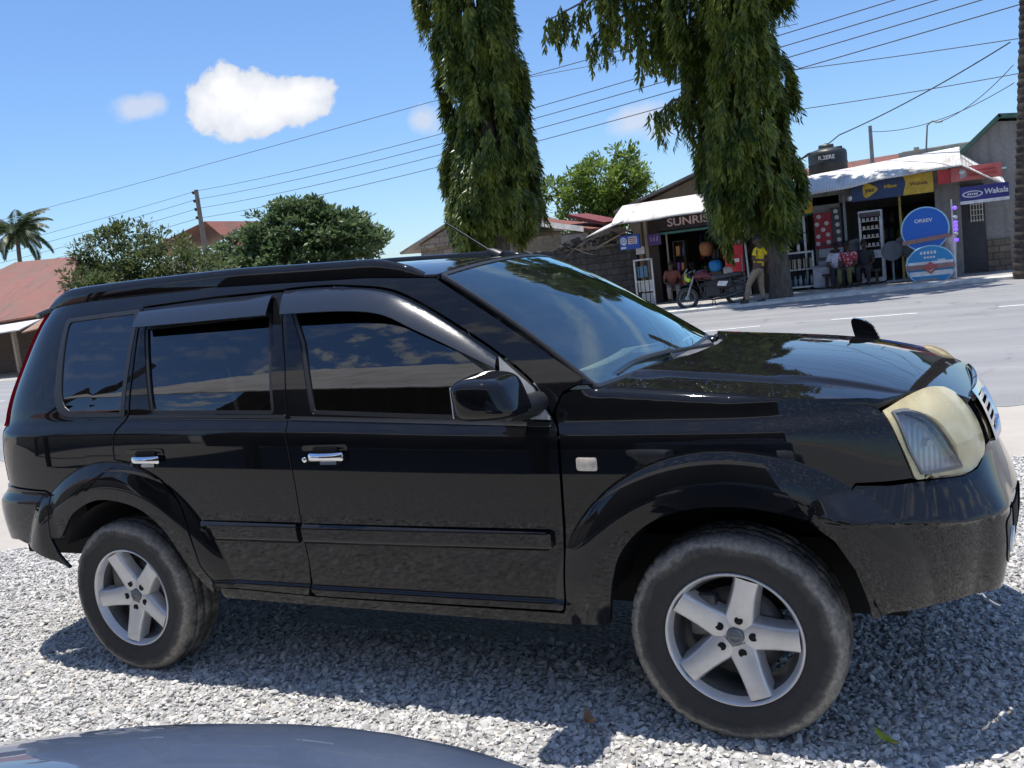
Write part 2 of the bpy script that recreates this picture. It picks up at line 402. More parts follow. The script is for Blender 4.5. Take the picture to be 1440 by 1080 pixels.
def tyre_mat():
    t = NT('dusty_tyre_rubber'); s = t.n('ShaderNodeSeparateXYZ'); t.l(t.tc.outputs['Object'], s.inputs[0])
    r = t.math('SQRT', t.math('ADD', t.math('POWER', s.outputs[0], 2.0), t.math('POWER', s.outputs[2], 2.0)))
    n = t.noise(11, 6, .65); n2 = t.noise(70, 4)
    rr = t.math('ADD', r, t.math('MULTIPLY', t.math('SUBTRACT', n, .5), .060))
    m = t.ramp(t.math('MULTIPLY', t.math('SUBTRACT', rr, .20), 6.6), [(.0, .06), (.50, .04), (.66, .25), (.74, 1.0), (.88, .60), (.95, .10)])
    d = t.math('MULTIPLY', m, t.ramp(n2, [(.3, .45), (.7, 1.0)]))
    t.set(Base_Color=t.mix(d, (.022, .022, .023), (.34, .31, .265)), Roughness=.88); t.bump(n2, .35, .004); return t.m
M['tyre'] = tyre_mat()
def alloy():
    t = NT('silver_alloy'); n = t.noise(9, 6, .6); n2 = t.noise(80, 3)
    t.set(Base_Color=t.mix(t.ramp(n, [(.45, 0.0), (.75, .5)]), (.60, .60, .61), (.38, .36, .33)), Metallic=.55, Roughness=t.ramp(n2, [(.3, .30), (.7, .45)])); return t.m
M['alloy'] = alloy()
M['alloydark'] = mat('dark_wheel_metal', (.10, .10, .10), .5, .6, scale=20)  # dark grey metal for wheel barrels, brake discs and the grey car's rims
def oldlens():
    t = NT('yellowed_headlight_lens'); n = t.noise(9, 5, .6, dist=.6)
    t.set(Base_Color=t.ramp(n, [(.25, (.42, .35, .19)), (.5, (.55, .48, .28)), (.75, (.66, .61, .42))]), Roughness=t.ramp(t.noise(14, 4), [(.3, .22), (.7, .5)]), Coat_Weight=.35, Coat_Roughness=.18, Subsurface_Weight=.15)
    return t.m
M['oldlens'] = oldlens()
def clearlens():
    t = NT('ribbed_lamp_reflector'); w = t.n('ShaderNodeTexWave'); w.bands_direction = 'X'; w.inputs['Scale'].default_value = 22; t.l(t.tc.outputs['Object'], w.inputs['Vector'])
    n = t.noise(8, 4); t.set(Base_Color=t.ramp(n, [(.35, (.50, .52, .55)), (.7, (.86, .88, .90))]), Metallic=.25, Roughness=.18); t.bump(w.outputs[0], .22, .005); return t.m
M['clear'] = clearlens()
M['lamp_glass'] = glassmat('clear_lamp_glass', (.86, .89, .90), .05, fk=1.5, f0=.04)
M['red'] = NT('red_tail_lens').set(Base_Color=(.50, .012, .03), Roughness=.12, Coat_Weight=1.0, Coat_Roughness=.02).m
M['amber'] = mat('pale_repeater_lens', (.62, .55, .46), .25, scale=60, coat=1)
# ------------------------------------------------------------------ black suv
suv = empty('parked_suv', (0, 0, 0), label='large black suv with silver alloy wheels and one yellowed headlight parked on grey gravel', cat='car')
DTOP_F = crv([(-.435, 1.582), (-.27, 1.579), (-.11, 1.565), (.07, 1.535), (.222, 1.472), (.381, 1.384), (.559, 1.275), (.70, 1.165), (.765, 1.06)], 6)
FD_FRONT = [(.79, 1.02), (.793, .98), (.790, .844), (.783, .699), (.757, .43)]
B_LOW = [(-.319, .425), (-.308, .527), (-.310, .70), (-.312, .849), (-.324, 1.0), (-.332, 1.064)]
B_UP = [(-.366, 1.293), (-.437, 1.575)]
F_OUT = DTOP_F+FD_FRONT+rcorner((.757, .43), (.75, .395), (.6, .393), .02)+[(-.30, .392), (-.319, .41)]+B_LOW[1:]+B_UP
R_ARCH = [(-1.269, .952), (-1.18, .938), (-1.106, .911), (-1.005, .859), (-.92, .768), (-.885, .68), (-.862, .58), (-.845, .50), (-.80, .42)]
R_OUT = [(-1.207, 1.578), (-1.19, 1.30), (-1.188, 1.14), (-1.235, 1.085), (-1.258, 1.06), (-1.268, 1.0)]+crv(R_ARCH, 4)+[(-.77, .405), (-.335, .392), (-.327, .41)]+B_LOW[1:]+[(-.366, 1.293), (-.441, 1.577), (-.8, 1.583)]
F_WIN = [(-.375, 1.50)]+crv([(-.30, 1.515), (-.11, 1.505), (.06, 1.477), (.20, 1.418), (.36, 1.33), (.53, 1.222)], 5)+[(.575, 1.19), (.70, 1.058), (.695, 1.048), (.283, 1.073), (-.215, 1.107), (-.225, 1.115), (-.30, 1.37)]
R_WIN = roundpoly([(-1.17, 1.50), (-1.062, 1.137), (-.404, 1.113), (-.475, 1.505)], .025)
Q_WIN = roundpoly([(-1.742, 1.556), (-1.245, 1.56), (-1.238, 1.145), (-1.62, 1.16)], [.03, .02, .02, .09])
Q_SEAL = roundpoly([(-1.772, 1.572), (-1.222, 1.576), (-1.216, 1.128), (-1.66, 1.135)], [.03, .01, .01, .10])
F_ARCH = crv([(.905, .355), (.95, .533), (.995, .632), (1.089, .718), (1.216, .763), (1.347, .772), (1.439, .762), (1.552, .728), (1.619, .67), (1.665, .58), (1.70, .47), (1.712, .41)], 5)
R_ARCHI = crv([(-1.70, .55), (-1.637, .617), (-1.543, .718), (-1.397, .777), (-1.249, .774), (-1.116, .735), (-1.023, .664), (-.965, .582), (-.912, .49), (-.865, .403), (-.84, .372)], 5)
CAN_TOP = [(-2.05, 1.62), (-1.9, 1.632), (-1.6, 1.638), (-.8, 1.628), (-.35, 1.607), (-.05, 1.592), (.266, 1.562), (.40, 1.483), (.541, 1.396), (.735, 1.272), (.925, 1.147)]
HL = crv([(1.822, 1.012), (1.925, 1.030), (2.02, 1.034), (2.089, 1.026), (2.176, 1.005), (2.225, .975), (2.26, .933), (2.285, .887), (2.275, .842), (2.233, .815), (2.15, .797)], 4)+[(2.104, .793), (2.061, .796), (1.976, .805), (1.885, .812), (1.878, .82), (1.856, .896), (1.826, 1.0)]
IND = crv([(1.845, 1.004), (1.905, 1.0), (1.971, .968), (2.012, .918), (2.040, .862), (2.062, .812)], 4)+[(1.976, .818), (1.898, .824), (1.868, .896)]
def circ_line(cx, r=.605): return [(cx+r*math.cos(a), .335+r*math.sin(a)) for a in np.linspace(-.1, math.pi+.1, 170)]
CRS = [circ_line(c, r_) for c in (1.3125, -1.3125) for r_ in (.605, .599, .611, .592)]+[[(u, float(CREASE(u))+h) for u in np.arange(-2.0, 1.86, .014)] for h in (0.0, .042, -.007, .007, .036, .048)]
for side in (-1, 1):
    pk = dict(side=side)
    # doors
    fd = panel('front_door', F_OUT, M['paint'], suv, holes=[F_WIN], lines=CRS, g=.016, **pk)
    rd = panel('rear_door', R_OUT, M['paint'], suv, holes=[R_WIN], g=.0125, lines=CRS, **pk)
    for dr, wo, nm in ((fd, F_WIN, 'f'), (rd, R_WIN, 'r')):
        panel('window', shrink(resample(wo, .03), -.012), M['tint'], dr, off=-.012, g=.03, rim=False, **pk)
        panel('window_seal', shrink(resample(wo, .02), -.003), M['seal'], dr, holes=[shrink(resample(wo, .02), .013)], off=-.004, g=.02, gap=.0, **pk)
    # belt strips
    panel('belt_strip', [(-.318, 1.083), (.283, 1.050), (.765, 1.024), (.769, 1.044), (.70, 1.047), (.283, 1.072), (-.325, 1.104)], M['satin'] if False else M['seal'], fd, off=.004, g=.02, thick=.01, **pk)
    panel('belt_strip', [(-1.19, 1.118), (-.8, 1.108), (-.345, 1.089), (-.348, 1.110), (-1.186, 1.137)], M['seal'], rd, off=.004, g=.02, thick=.01, **pk)
    # rain visors
    fv_t = crv([(-.425, 1.570), (-.27, 1.567), (-.107, 1.552), (.073, 1.521), (.224, 1.459), (.382, 1.372), (.560, 1.263)], 5)
    fv_b = crv([(.568, 1.214), (.389, 1.296), (.236, 1.363), (.088, 1.425), (-.087, 1.450), (-.37, 1.462)], 5)
    vt = pchip([-.45, -.1, .08, .23, .39, .57], [1.57, 1.552, 1.521, 1.459, 1.372, 1.255])
    panel('rain_visor', fv_t+fv_b+[(-.385, 1.464)], M['visor'], fd, off=lambda u, z: .010+.045*np.clip((vt(u)-z)/.1, 0, 1.1)**.7, g=.018, thick=.004, **pk)
    panel('rain_visor', [(-1.208, 1.557), (-.476, 1.566), (-.450, 1.466), (-1.19, 1.475)], M['visor'], rd, off=lambda u, z: .010+.045*np.clip((1.562-z)/.1, 0, 1.1)**.7, g=.018, thick=.004, **pk)
    # door side mouldings
    panel('side_molding', [(-.82, .692), (-.326, .688), (-.326, .618), (-.335, .608), (-.775, .612)], M['paint_low'], rd, off=lambda u, z: .004+.016*sstep((.697-z)/.016)*sstep((z-.602)/.03), g=.008, thick=.02, gap=0, **pk)
    panel('side_molding', [(-.300, .688), (.72, .680), (.74, .672), (.738, .625), (.72, .612), (-.300, .610)], M['paint_low'], fd, off=lambda u, z: .004+.016*sstep((.692-z)/.016)*sstep((z-.602)/.03), g=.008, thick=.02, gap=0, **pk)
    # mirror sail and mirror
    panel('mirror_sail', [(.562, 1.268), (.70, 1.158), (.762, 1.06), (.766, 1.046), (.690, 1.050), (.572, 1.205)], M['sail'], fd, off=.012, g=.015, thick=.018, **pk)
    mv = []; mf = []; NU, NV = 48, 30
    for j in range(NV+1):
        for i in range(NU):
            th = 2*math.pi*i/NU; ph = -math.pi/2+math.pi*j/NV; pw = lambda q, e: math.copysign(abs(q)**e, q)
            a_ = pw(math.cos(ph), .42)*pw(math.cos(th), .42); b_ = pw(math.cos(ph), .42)*pw(math.sin(th), .42); c_ = pw(math.sin(ph), .42)
            x_ = a_*(.098-.010*c_)+.012*(1-b_)*0; y_ = b_*.118*(1-.16*max(a_, 0)); z_ = c_*.072*(1-.10*max(a_, 0))*(1-.08*b_)+.004*(1-a_*a_)
            mv.append((x_+.632-.016*c_, side*(.985+y_), z_+1.160))
    for j in range(NV):
        for i in range(NU): mf.append((j*NU+i, j*NU+(i+1) % NU, (j+1)*NU+(i+1) % NU, (j+1)*NU+i)[::(1 if side > 0 else -1)])
    mir = mesh_obj('mirror', mv, mf, M['paint'], fd, True)
    arm = MB(); arm.tube([(.715, side*.79, 1.105), (.70, side*.86, 1.105), (.66, side*.93, 1.115)], [.040, .042, .045], 12); arm.build('mirror_arm', M['plastic'], fd)
    gl = MB(); gl.box((.5345, side*.985, 1.160), (.006, .17, .10), bev=.002); gl.build('mirror_glass', M['chrome'], fd)
    # handles: a painted plate, a flat black patch as the slot's shade, a chrome pull
    for dr, u0 in ((fd, -.150), (rd, -1.080)):
        panel('handle_recess', roundpoly([(u0-.105, .995), (u0+.105, .995), (u0+.105, .923), (u0-.105, .923)], .022), M['paint'], dr, off=lambda u, z: .003+.006*sstep((z-.975)/.02), g=.012, thick=.01, gap=0, **pk)
        panel('slot_shade_patch', roundpoly([(u0-.05, .985), (u0+.06, .985), (u0+.06, .962), (u0-.05, .962)], .008), M['dark'], dr, off=.0105, g=.012, thick=.006, gap=0, **pk)
        panel('door_handle', roundpoly([(u0-.068, .965), (u0+.092, .967), (u0+.092, .935), (u0-.068, .933)], .012), M['chrome'], dr, off=lambda u, z, c=u0: .012+.022*np.clip(1-((u-c-.012)/.085)**2, 0, 1)**.5*np.clip(1-((z-.95)/.018)**2, 0, 1)**.5, g=.006, thick=.012, gap=0, **pk)
        panel('door_handle', roundpoly([(u0-.02, .934), (u0+.055, .934), (u0+.055, .921), (u0-.02, .921)], .004), M['chrome'], dr, off=.014, g=.006, thick=.008, gap=0, **pk)
    lk = MB(); c = P(-.245, .940); ax = Matrix.Rotation(rad(90), 3, 'X'); lk.lathe([(0, .012), (.009, .012), (.011, .009), (.011, 0)], 16, ax, c=(c[0], c[1]*-side-0.0, c[2])) if side > 0 else lk.lathe([(0, .012), (.009, .012), (.011, .009), (.011, 0)], 16, ax, c=tuple(c)); lk.build('lock', M['chrome'], fd)
    # front fender
    TOPF = [(.775, 1.075), (.80, 1.13), (.84, 1.144), (.925, 1.143)]+[(u, float(RAIL(u))-.002) for u in np.linspace(.96, 1.81, 16)]
    FEN = [(.797, 1.0), (.794, .844), (.787, .699), (.757, .41), (.74, .385), (.80, .372), (.883, .357)]+F_ARCH[:-8]+[(1.665, .755), (1.692, .812), (1.70, .822), (1.80, .815), (1.876, .812), (1.852, .896), (1.818, 1.012)]+TOPF[::-1]+[(.775, 1.06)]
    FEN = [q for q in FEN if not (q[0] > 1.56 and q[1] < .725)]
    fen = panel('fender', FEN, M['paint'], suv, g=.0105, thick=.03, lines=CRS, **pk)
    panel('repeater_lamp', roundpoly([(.853, .930), (.925, .928), (.925, .884), (.853, .886)], .010), M['amber'], fen, off=lambda u, z: .004+.008*np.clip(1-((u-.889)/.04)**2, 0, 1)**.5*np.clip(1-((z-.907)/.026)**2, 0, 1)**.5, g=.006, thick=.01, gap=0, **pk)
    # cantrail, A pillar and rear quarter
    can = [(.770, 1.075), (.80, 1.135), (.85, 1.156), (.918, 1.152)]+CAN_TOP[::-1][1:]+[(-2.055, 1.60), (-2.06, 1.55), (-2.07, 1.30), (-2.02, 1.125), (-2.01, .83), (-1.73, .815), (-1.70, .80), (-1.703, .60)]+R_ARCHI[4:-1]+[(-.85, .375), (-.80, .385), (-.83, .47)]+[(u-.004, z) for u, z in crv(R_ARCH, 4)[::-1][2:]]+[(-1.272, 1.0), (-1.262, 1.062), (-1.24, 1.088), (-1.196, 1.14), (-1.197, 1.30), (-1.212, 1.583)]+[(-.8, 1.588), (-.441, 1.584)]+[(u, z+.004) for u, z in DTOP_F]
    panel('quarter_panel', can, M['paint'], suv, holes=[shrink(resample(Q_SEAL, .02), .002)], g=.0125, lines=CRS, **pk)
    panel('quarter_window', Q_WIN, M['tint'], suv, off=-.004, g=.03, **pk)
    panel('quarter_window_seal', Q_SEAL, M['seal'], suv, holes=[shrink(resample(Q_WIN, .02), .003)], g=.015, gap=.001, off=.002, **pk)
    panel('sill', [(-.82, .40), (-.83, .368), (-.80, .345), (.88, .335), (.90, .352), (.80, .370), (.75, .384), (-.30, .385), (-.78, .398)], M['paint_low'], suv, off=-.012, g=.02, **pk)
    # lamps
    hl = panel('headlight', shrink(resample(HL, .012), -.005), M['oldlens'], suv, holes=[IND], g=.014, off=lambda u, z: .004+.022*np.clip(np.minimum(u-1.84, 2.29-u)/.16, 0, 1)*np.clip((z-.80)/.08, 0, 1), gap=.001, **pk)
    panel('indicator_lens', IND, M['lamp_glass'], hl, g=.012, off=.012, gap=.002, rim=False, **pk)
    panel('reflector', shrink(resample(IND, .012), -.004), M['clear'], hl, g=.010, off=lambda u, z: -.008-.022*np.clip(1-((u-1.955)/.12)**2-((z-.905)/.13)**2, 0, 1)**.5, gap=.0, rim=False, **pk)
    bu = MB(); c = P(1.955, .90)*[1, -side, 1]; bu.tube([Vector(c)+Vector((-.02, -side*.045, 0)), Vector(c)+Vector((.0, -side*.012, 0))], [.014, .011], 10); bu.build('bulb', M['amber'], hl)
    panel('lamp_rim', shrink(resample(IND, .01), -.004), M['satin'], hl, holes=[shrink(resample(IND, .01), .003)], g=.01, gap=0, off=.013, **pk)
    panel('tail_light', [(-2.062, 1.60), (-2.062, 1.30), (-2.03, 1.10), (-2.15, 1.08), (-2.20, 1.10), (-2.24, 1.30), (-2.20, 1.60)], M['red'], suv, off=.012, g=.025, **pk)
# ---- wrap-round pieces, each one mesh from side to side
def both(name, outline_half, mt, parent, **k):
    a = panel(name, outline_half, mt, parent, side=-1, **k); b = panel(name, outline_half, mt, parent, side=1, **k)
    va = [v.co.copy() for v in a.data.vertices]; na = len(va)
    fs = [tuple(p.vertices) for p in a.data.polygons]+[tuple(i+na for i in p.vertices) for p in b.data.polygons]
    N = [None]*(na+len(b.data.vertices))
    for me, o in ((a.data, 0), (b.data, na)):
        for l in me.loops: N[l.vertex_index+o] = tuple(l.normal)
    va += [v.co.copy() for v in b.data.vertices]
    for o in (a, b): bpy.data.objects.remove(o)
    return mesh_obj(name, va, fs, mt, parent, True, N)
UC = XS+.85*math.pi/2; UR = XB-.85*math.pi/2
BUMP = [(1.556, .727), (1.60, .757), (1.665, .79), (1.70, .818), (1.80, .806), (1.90, .803), (2.06, .787), (2.15, .789), (2.24, .806), (2.31, .83), (2.42, .83), (UC, .83), (UC, .33), (2.45, .345), (2.25, .385), (2.10, .405), (1.994, .413), (1.77, .425), (1.716, .405), (1.70, .47), (1.665, .58), (1.619, .67)]
fb = both('front_bumper', BUMP, M['paint'], suv, gap=.002, g=.014, lines=[[(u, float(BCR(u))+o_) for u in np.arange(1.6, 2.67, .012)] for o_ in (.0, -.010)])
both('lower_grille', roundpoly([(2.36, .62), (UC, .62), (UC, .46), (2.38, .46)], .004), M['dark'], fb, off=.004, gap=0)  # flat dark sheet on the bumper, its colour standing in for a shaded opening
for s in (-1, 1): panel('bumper_insert', roundpoly([(2.19, .625), (2.31, .635), (2.32, .45), (2.21, .48)], .03), M['plastic'], fb, off=.003, gap=0, side=s, g=.015)
for s in (-1, 1): panel('fog_lamp', [(2.255+.036*math.cos(a), .545+.040*math.sin(a)) for a in np.linspace(0, 2*math.pi, 20, endpoint=False)], M['clear'], fb, off=.010, gap=0, side=s, g=.01)
both('grille_surround', [(2.31, .985), (UC, .985), (UC, .835), (2.315, .835), (2.31, .90)], M['chrome'], suv, holes=[[(2.345, .968), (UC-.06, .968), (UC-.06, .855), (2.345, .855)]], off=.03, gap=0, g=.015)
gri = both('grille', [(2.32, .98), (UC, .98), (UC, .84), (2.32, .84)], M['dark'], suv, off=.004, gap=0)
for zz in (.955, .93, .905, .88): both('grille_bar', [(2.34, zz+.006), (UC, zz+.006), (UC, zz-.006), (2.34, zz-.006)], M['chrome'], gri, off=.022, gap=0, g=.012)
both('rear_bumper', [(-1.655, .455), (-1.685, .53), (-1.70, .60), (-1.69, .76), (-1.70, .80), (-1.74, .812), (-2.01, .825), (-2.2, .825), (UR, .825), (UR, .52), (-2.2, .55), (-1.95, .575), (-1.80, .535), (-1.71, .498)], M['paint_low'], suv, gap=.002, off=.004)
both('tailgate', [(-2.068, 1.10), (-2.06, .84), (UR, .84), (UR, 1.62), (-2.21, 1.62), (-2.25, 1.30), (-2.21, 1.09), (-2.15, 1.07)], M['paint'], suv, holes=[[(-2.30, 1.12), (UR-.0+.03, 1.12), (UR+.03, 1.56), (-2.30, 1.56)]] if False else [], gap=.002)
both('rear_window', [(-2.31, 1.15), (UR, 1.15), (UR, 1.55), (-2.29, 1.55)], M['tint'], suv, off=.004, gap=0)
# hood: a height field
HC = pchip([.8, 1.0, 1.3, 1.6, 1.85, 2.02, 2.12], [.036, .037, .037, .035, .028, .018, .008])
ZR = pchip([.8, .935, 1.207, 1.518, 1.80, 1.90, 1.98, 2.06], [1.151, 1.146, 1.120, 1.087, 1.042, 1.020, .994, .955])
HYE = pchip([.8, 1.2, 1.8, 2.1], [.775, .770, .755, .74])
def hood(x, y):
    a = np.abs(y); ye = HYE(x); t = np.clip(a/ye, 0, 1.05)
    z = ZR(x)+HC(x)*(1-t**2.4)+.016*sstep((.64-.06*(x-1.2)-a)/.035)*sstep((2.02-x)/.4)
    return np.stack([x, y, z], -1)
edge = [tuple(P(u, float(RAIL(u))-.002)[:2]) for u in np.linspace(.95, 1.78, 14)]
edge = [(x, -(abs(y)+.001)) for x, y in edge]
hle = [P(u, z) for u, z in HL[:24]]; hle = [(float(q[0])-.006, float(q[1])) for q in hle if q[0] > edge[-1][0]+.03]
fr_ = [(2.018, -.40), (2.03, -.30), (2.038, -.15), (2.04, 0)]
hle = [q for q in hle if q[1] < -.43]
near = edge+hle+fr_
rear = crv([(.955, -.760), (.985, -.66), (1.05, -.50), (1.12, -.28), (1.145, 0)], 5)
HO = [(x, y) for x, y in near]; HO = HO+[(x, -y) for x, y in near[::-1][1:]]
HO = HO+[(x, -y) for x, y in rear[1:-1]]+[(1.145, 0)]+[(x, y) for x, y in rear[1:-1][::-1]]
hd = panel('hood', HO, M['paint'], suv, fn=hood, g=.03, gap=.002, thick=.03, side=-1)
# windshield, cowl
def wsh(s, t):
    s = np.asarray(s, float); t = np.asarray(t, float); q = 1-s*s
    xb = .915+.075*q; xt = .275+.075*q; yb = .775; yt = .585
    x = xb+(xt-xb)*t; y = s*(yb+(yt-yb)*t); z = (1.146+.004*q)+((1.572+.04*q)-(1.146+.004*q))*t+.040*4*t*(1-t)*(.35+.65*q)
    x = x+.045*4*t*(1-t)*.7*(.2+.8*q)
    return np.stack([x, y, z], -1)
panel('windshield', roundpoly([(-.985, .0), (.985, .0), (.985, .995), (-.985, .995)], .03), M['screen'], suv, fn=wsh, g=.06, rim=False)
panel('windshield_seal', roundpoly([(-1.0, -.01), (1.0, -.01), (1.0, 1.0), (-1.0, 1.0)], .02), M['seal'], suv, fn=wsh, g=.02, holes=[roundpoly([(-.988, .008), (.988, .008), (.988, .975), (-.988, .975)], .03)], off=.003, thick=.02, gap=0)
cw = MB()
def cowl(a, b):
    s = -1+2*a; q = 1-s*s; p0 = wsh(s, .0); hx = np.interp(abs(s)*.76, [0, .28, .50, .66, .76], [1.16, 1.135, 1.065, 1.0, .965]); p1 = np.array([hx, s*.755, float(hood(np.array(hx), np.array(s*.755))[2])-.022])
    return Vector(p0*(1-b)+p1*b)+Vector((0, 0, -.03*math.sin(math.pi*b)))
cw.grid(cowl, 40, 8); cw.build('cowl', mat('dusty_cowl_plastic', (.15, .15, .155), .6, scale=14), suv)
for pts in ([(1.06, -.30, 1.150), (.95, -.02, 1.178), (.905, .30, 1.195), (.90, .50, 1.19)], [(1.055, .28, 1.148), (1.0, -.1, 1.172), (.945, -.40, 1.175), (.93, -.60, 1.158)]):
    w = MB(); w.tube(crv(pts, 6), [.009]*13+[.006]*6, 6); wi = w.build('wiper', M['plastic'], suv)
    bl = MB(); q = [np.array(k) for k in crv(pts, 6)]; bl.tube([q[i]+np.array([-.012, 0, .004]) for i in range(6, 19)], .008, 5); bl.build('wiper_blade', M['rubber'], wi)
# roof
RZ = pchip([-2.06, -1.9, -1.6, -.8, -.35, -.05, .26, .36], [1.612, 1.634, 1.642, 1.632, 1.611, 1.596, 1.575, 1.568])
RY = pchip([-2.06, -1.6, -.4, .26, .4], [.50, .555, .575, .580, .58])
def roof(x, y):
    t = np.clip(np.abs(y)/RY(x), 0, 1.1); c = .045
    return np.stack([x, y, RZ(x)+c*(1-t**2.2)], -1)
ry = [(x, -float(RY(x))-.012) for x in np.linspace(-2.06, .26, 24)]
rf = ry+crv([(.268, -.58), (.31, -.40), (.335, -.2), (.345, 0)], 4); RO = rf+[(x, -y) for x, y in rf[::-1][1:]]
panel('roof', RO, M['paint'], suv, fn=roof, g=.05, gap=.002, thick=.02)
for s in (-1, 1):
    r_ = MB(); V = []; xs = list(np.linspace(-1.93, .20, 40)); F = []
    for i, x in enumerate(xs):
        e = min(1, (x+1.93)/.16, (.20-x)/.20); e = max(e, 0)**.6; yc = float(RY(x))-.012; zb = float(RZ(x))-.012; h = .014+.064*e
        for (dy, dz) in ((.024, 0), (.024, h*.55), (.016, h*.92), (0, h), (-.016, h*.92), (-.022, h*.5), (-.022, 0)): V.append((x, s*(yc+dy), zb+dz))
    n = 7
    for i in range(len(xs)-1):
        for k in range(n-1): F.append((i*n+k, i*n+k+1, (i+1)*n+k+1, (i+1)*n+k)[::(1 if s < 0 else -1)])
    r_.add(V, F, True); r_.build('roof_rail', M['paint_low'], suv)
an = MB(); an.tube([(.14, .22, 1.622), (.10, .22, 1.648), (.08, .22, 1.658)], [.030, .020, .010], 10); an.tube([(.09, .22, 1.655), (-.14, .24, 1.815)], [.006, .0035], 6); an.build('antenna', M['plastic'], suv)
# small fender mirror on the far corner of the hood
fm = MB(); bmv = []
fm.tube([(1.64, .71, 1.06), (1.64, .715, 1.085), (1.635, .72, 1.11)], [.030, .020, .016], 10)
fm.build('fender_mirror', M['plastic'], suv)
fmh = MB(); ol = crv([(-.045, .0), (-.058, .05), (-.064, .098), (-.044, .106), (-.008, .092), (.028, .058), (.047, .01)], 4)
fmh.prism(ol, .045, Matrix.Rotation(rad(90), 3, 'X'), (1.640, .735, 1.068)); fmh.build('fender_mirror_shell', M['paint_low'], suv)
# under body and arch liners
ub = MB(); ub.box((-.05, 0, .43), (3.7, 1.0, .26)); ub.box((.0, -.69, .66), (1.62, .20, .62)); ub.box((.0, .69, .66), (1.62, .20, .62)); ub.box((1.80, 0, .66), (.20, 1.1, .30)); ub.box((-1.95, 0, .64), (.46, 1.36, .36))
ub.box((1.3, 0, .86), (1.1, 1.1, .3)); ub.build('underbody', M['dark'], suv)
for cx in (1.3125, -1.3125):
    for s in (-1, 1):
        a = MB(); n = 28; prof = [(-.845, .425), (-.50, .415)]
        def lin(i, j, cx=cx, s=s):
            th = .20+i*(math.pi-(.38 if cx > 0 else .75)); r = .445 if cx > 0 else .432; return Vector((cx+r*math.cos(th), s*(.84-.40*j), .335+r*math.sin(th)))
        a.grid(lin, 28, 2); a.box((cx, s*.44, .58), (.84, .01, .46)); a.build('arch_liner', M['dark'], suv)
# cabin
ib = MB(); ib.box((-.35, 0, .56), (2.4, 1.36, .04)); ib.build('cabin_floor', M['interior'], suv)
db = MB(); V = []
def dash(i, j):
    y = -.70+1.40*i; pr_ = [(.90, 1.128), (.72, 1.130), (.52, 1.118), (.42, 1.06), (.42, .80), (.55, .62)]; k = j*5; a = int(min(k, 4)); t = k-a
    x = pr_[a][0]*(1-t)+pr_[a+1][0]*t; z = pr_[a][1]*(1-t)+pr_[a+1][1]*t; return Vector((x+.06*(1-(y/.7)**2), y, z+.018*math.exp(-((y+.36)/.17)**2)*(1 if .1 < j < .6 else 0)))
db.grid(dash, 30, 15); da = db.build('dashboard', M['interior'], suv)
st = MB(); Rw = Matrix.Rotation(rad(-62), 3, 'Y')
st.lathe([(.185+.014*math.cos(k*2*math.pi/10), .014*math.sin(k*2*math.pi/10)) for k in range(10)], 36, Rw, c=(.33, -.36, 1.05), close=True); st.lathe([(0, .02), (.06, .02), (.07, -.02), (0, -.03)], 16, Rw, c=(.34, -.36, 1.05))
for a in (0, 2.2, 4.1): st.tube([Vector((.335, -.36, 1.05)), Rw @ Vector((.18*math.cos(a), .18*math.sin(a), 0))+Vector((.33, -.36, 1.05))], .014, 6)
st.build('steering_wheel', M['plastic'], suv)
for x, y in ((-.15, -.36), (-.15, .36), (-1.0, -.36), (-1.0, .36)):
    s_ = MB(); s_.box((x, y, .74), (.52, .50, .16), bev=.05); s_.box((x-.30, y, 1.04), (.14, .50, .58), M=Matrix.Rotation(rad(-14), 3, 'Y'), bev=.05); s_.box((x-.385, y, 1.40), (.10, .27, .16), bev=.04); s_.build('seat', M['seatcloth'], suv)
pp = MB(); pp.box((.80, .18, 1.152), (.10, .16, .008), bev=.002); pp.build('papers', mat('white_paper', (.8, .8, .78), .6), da)
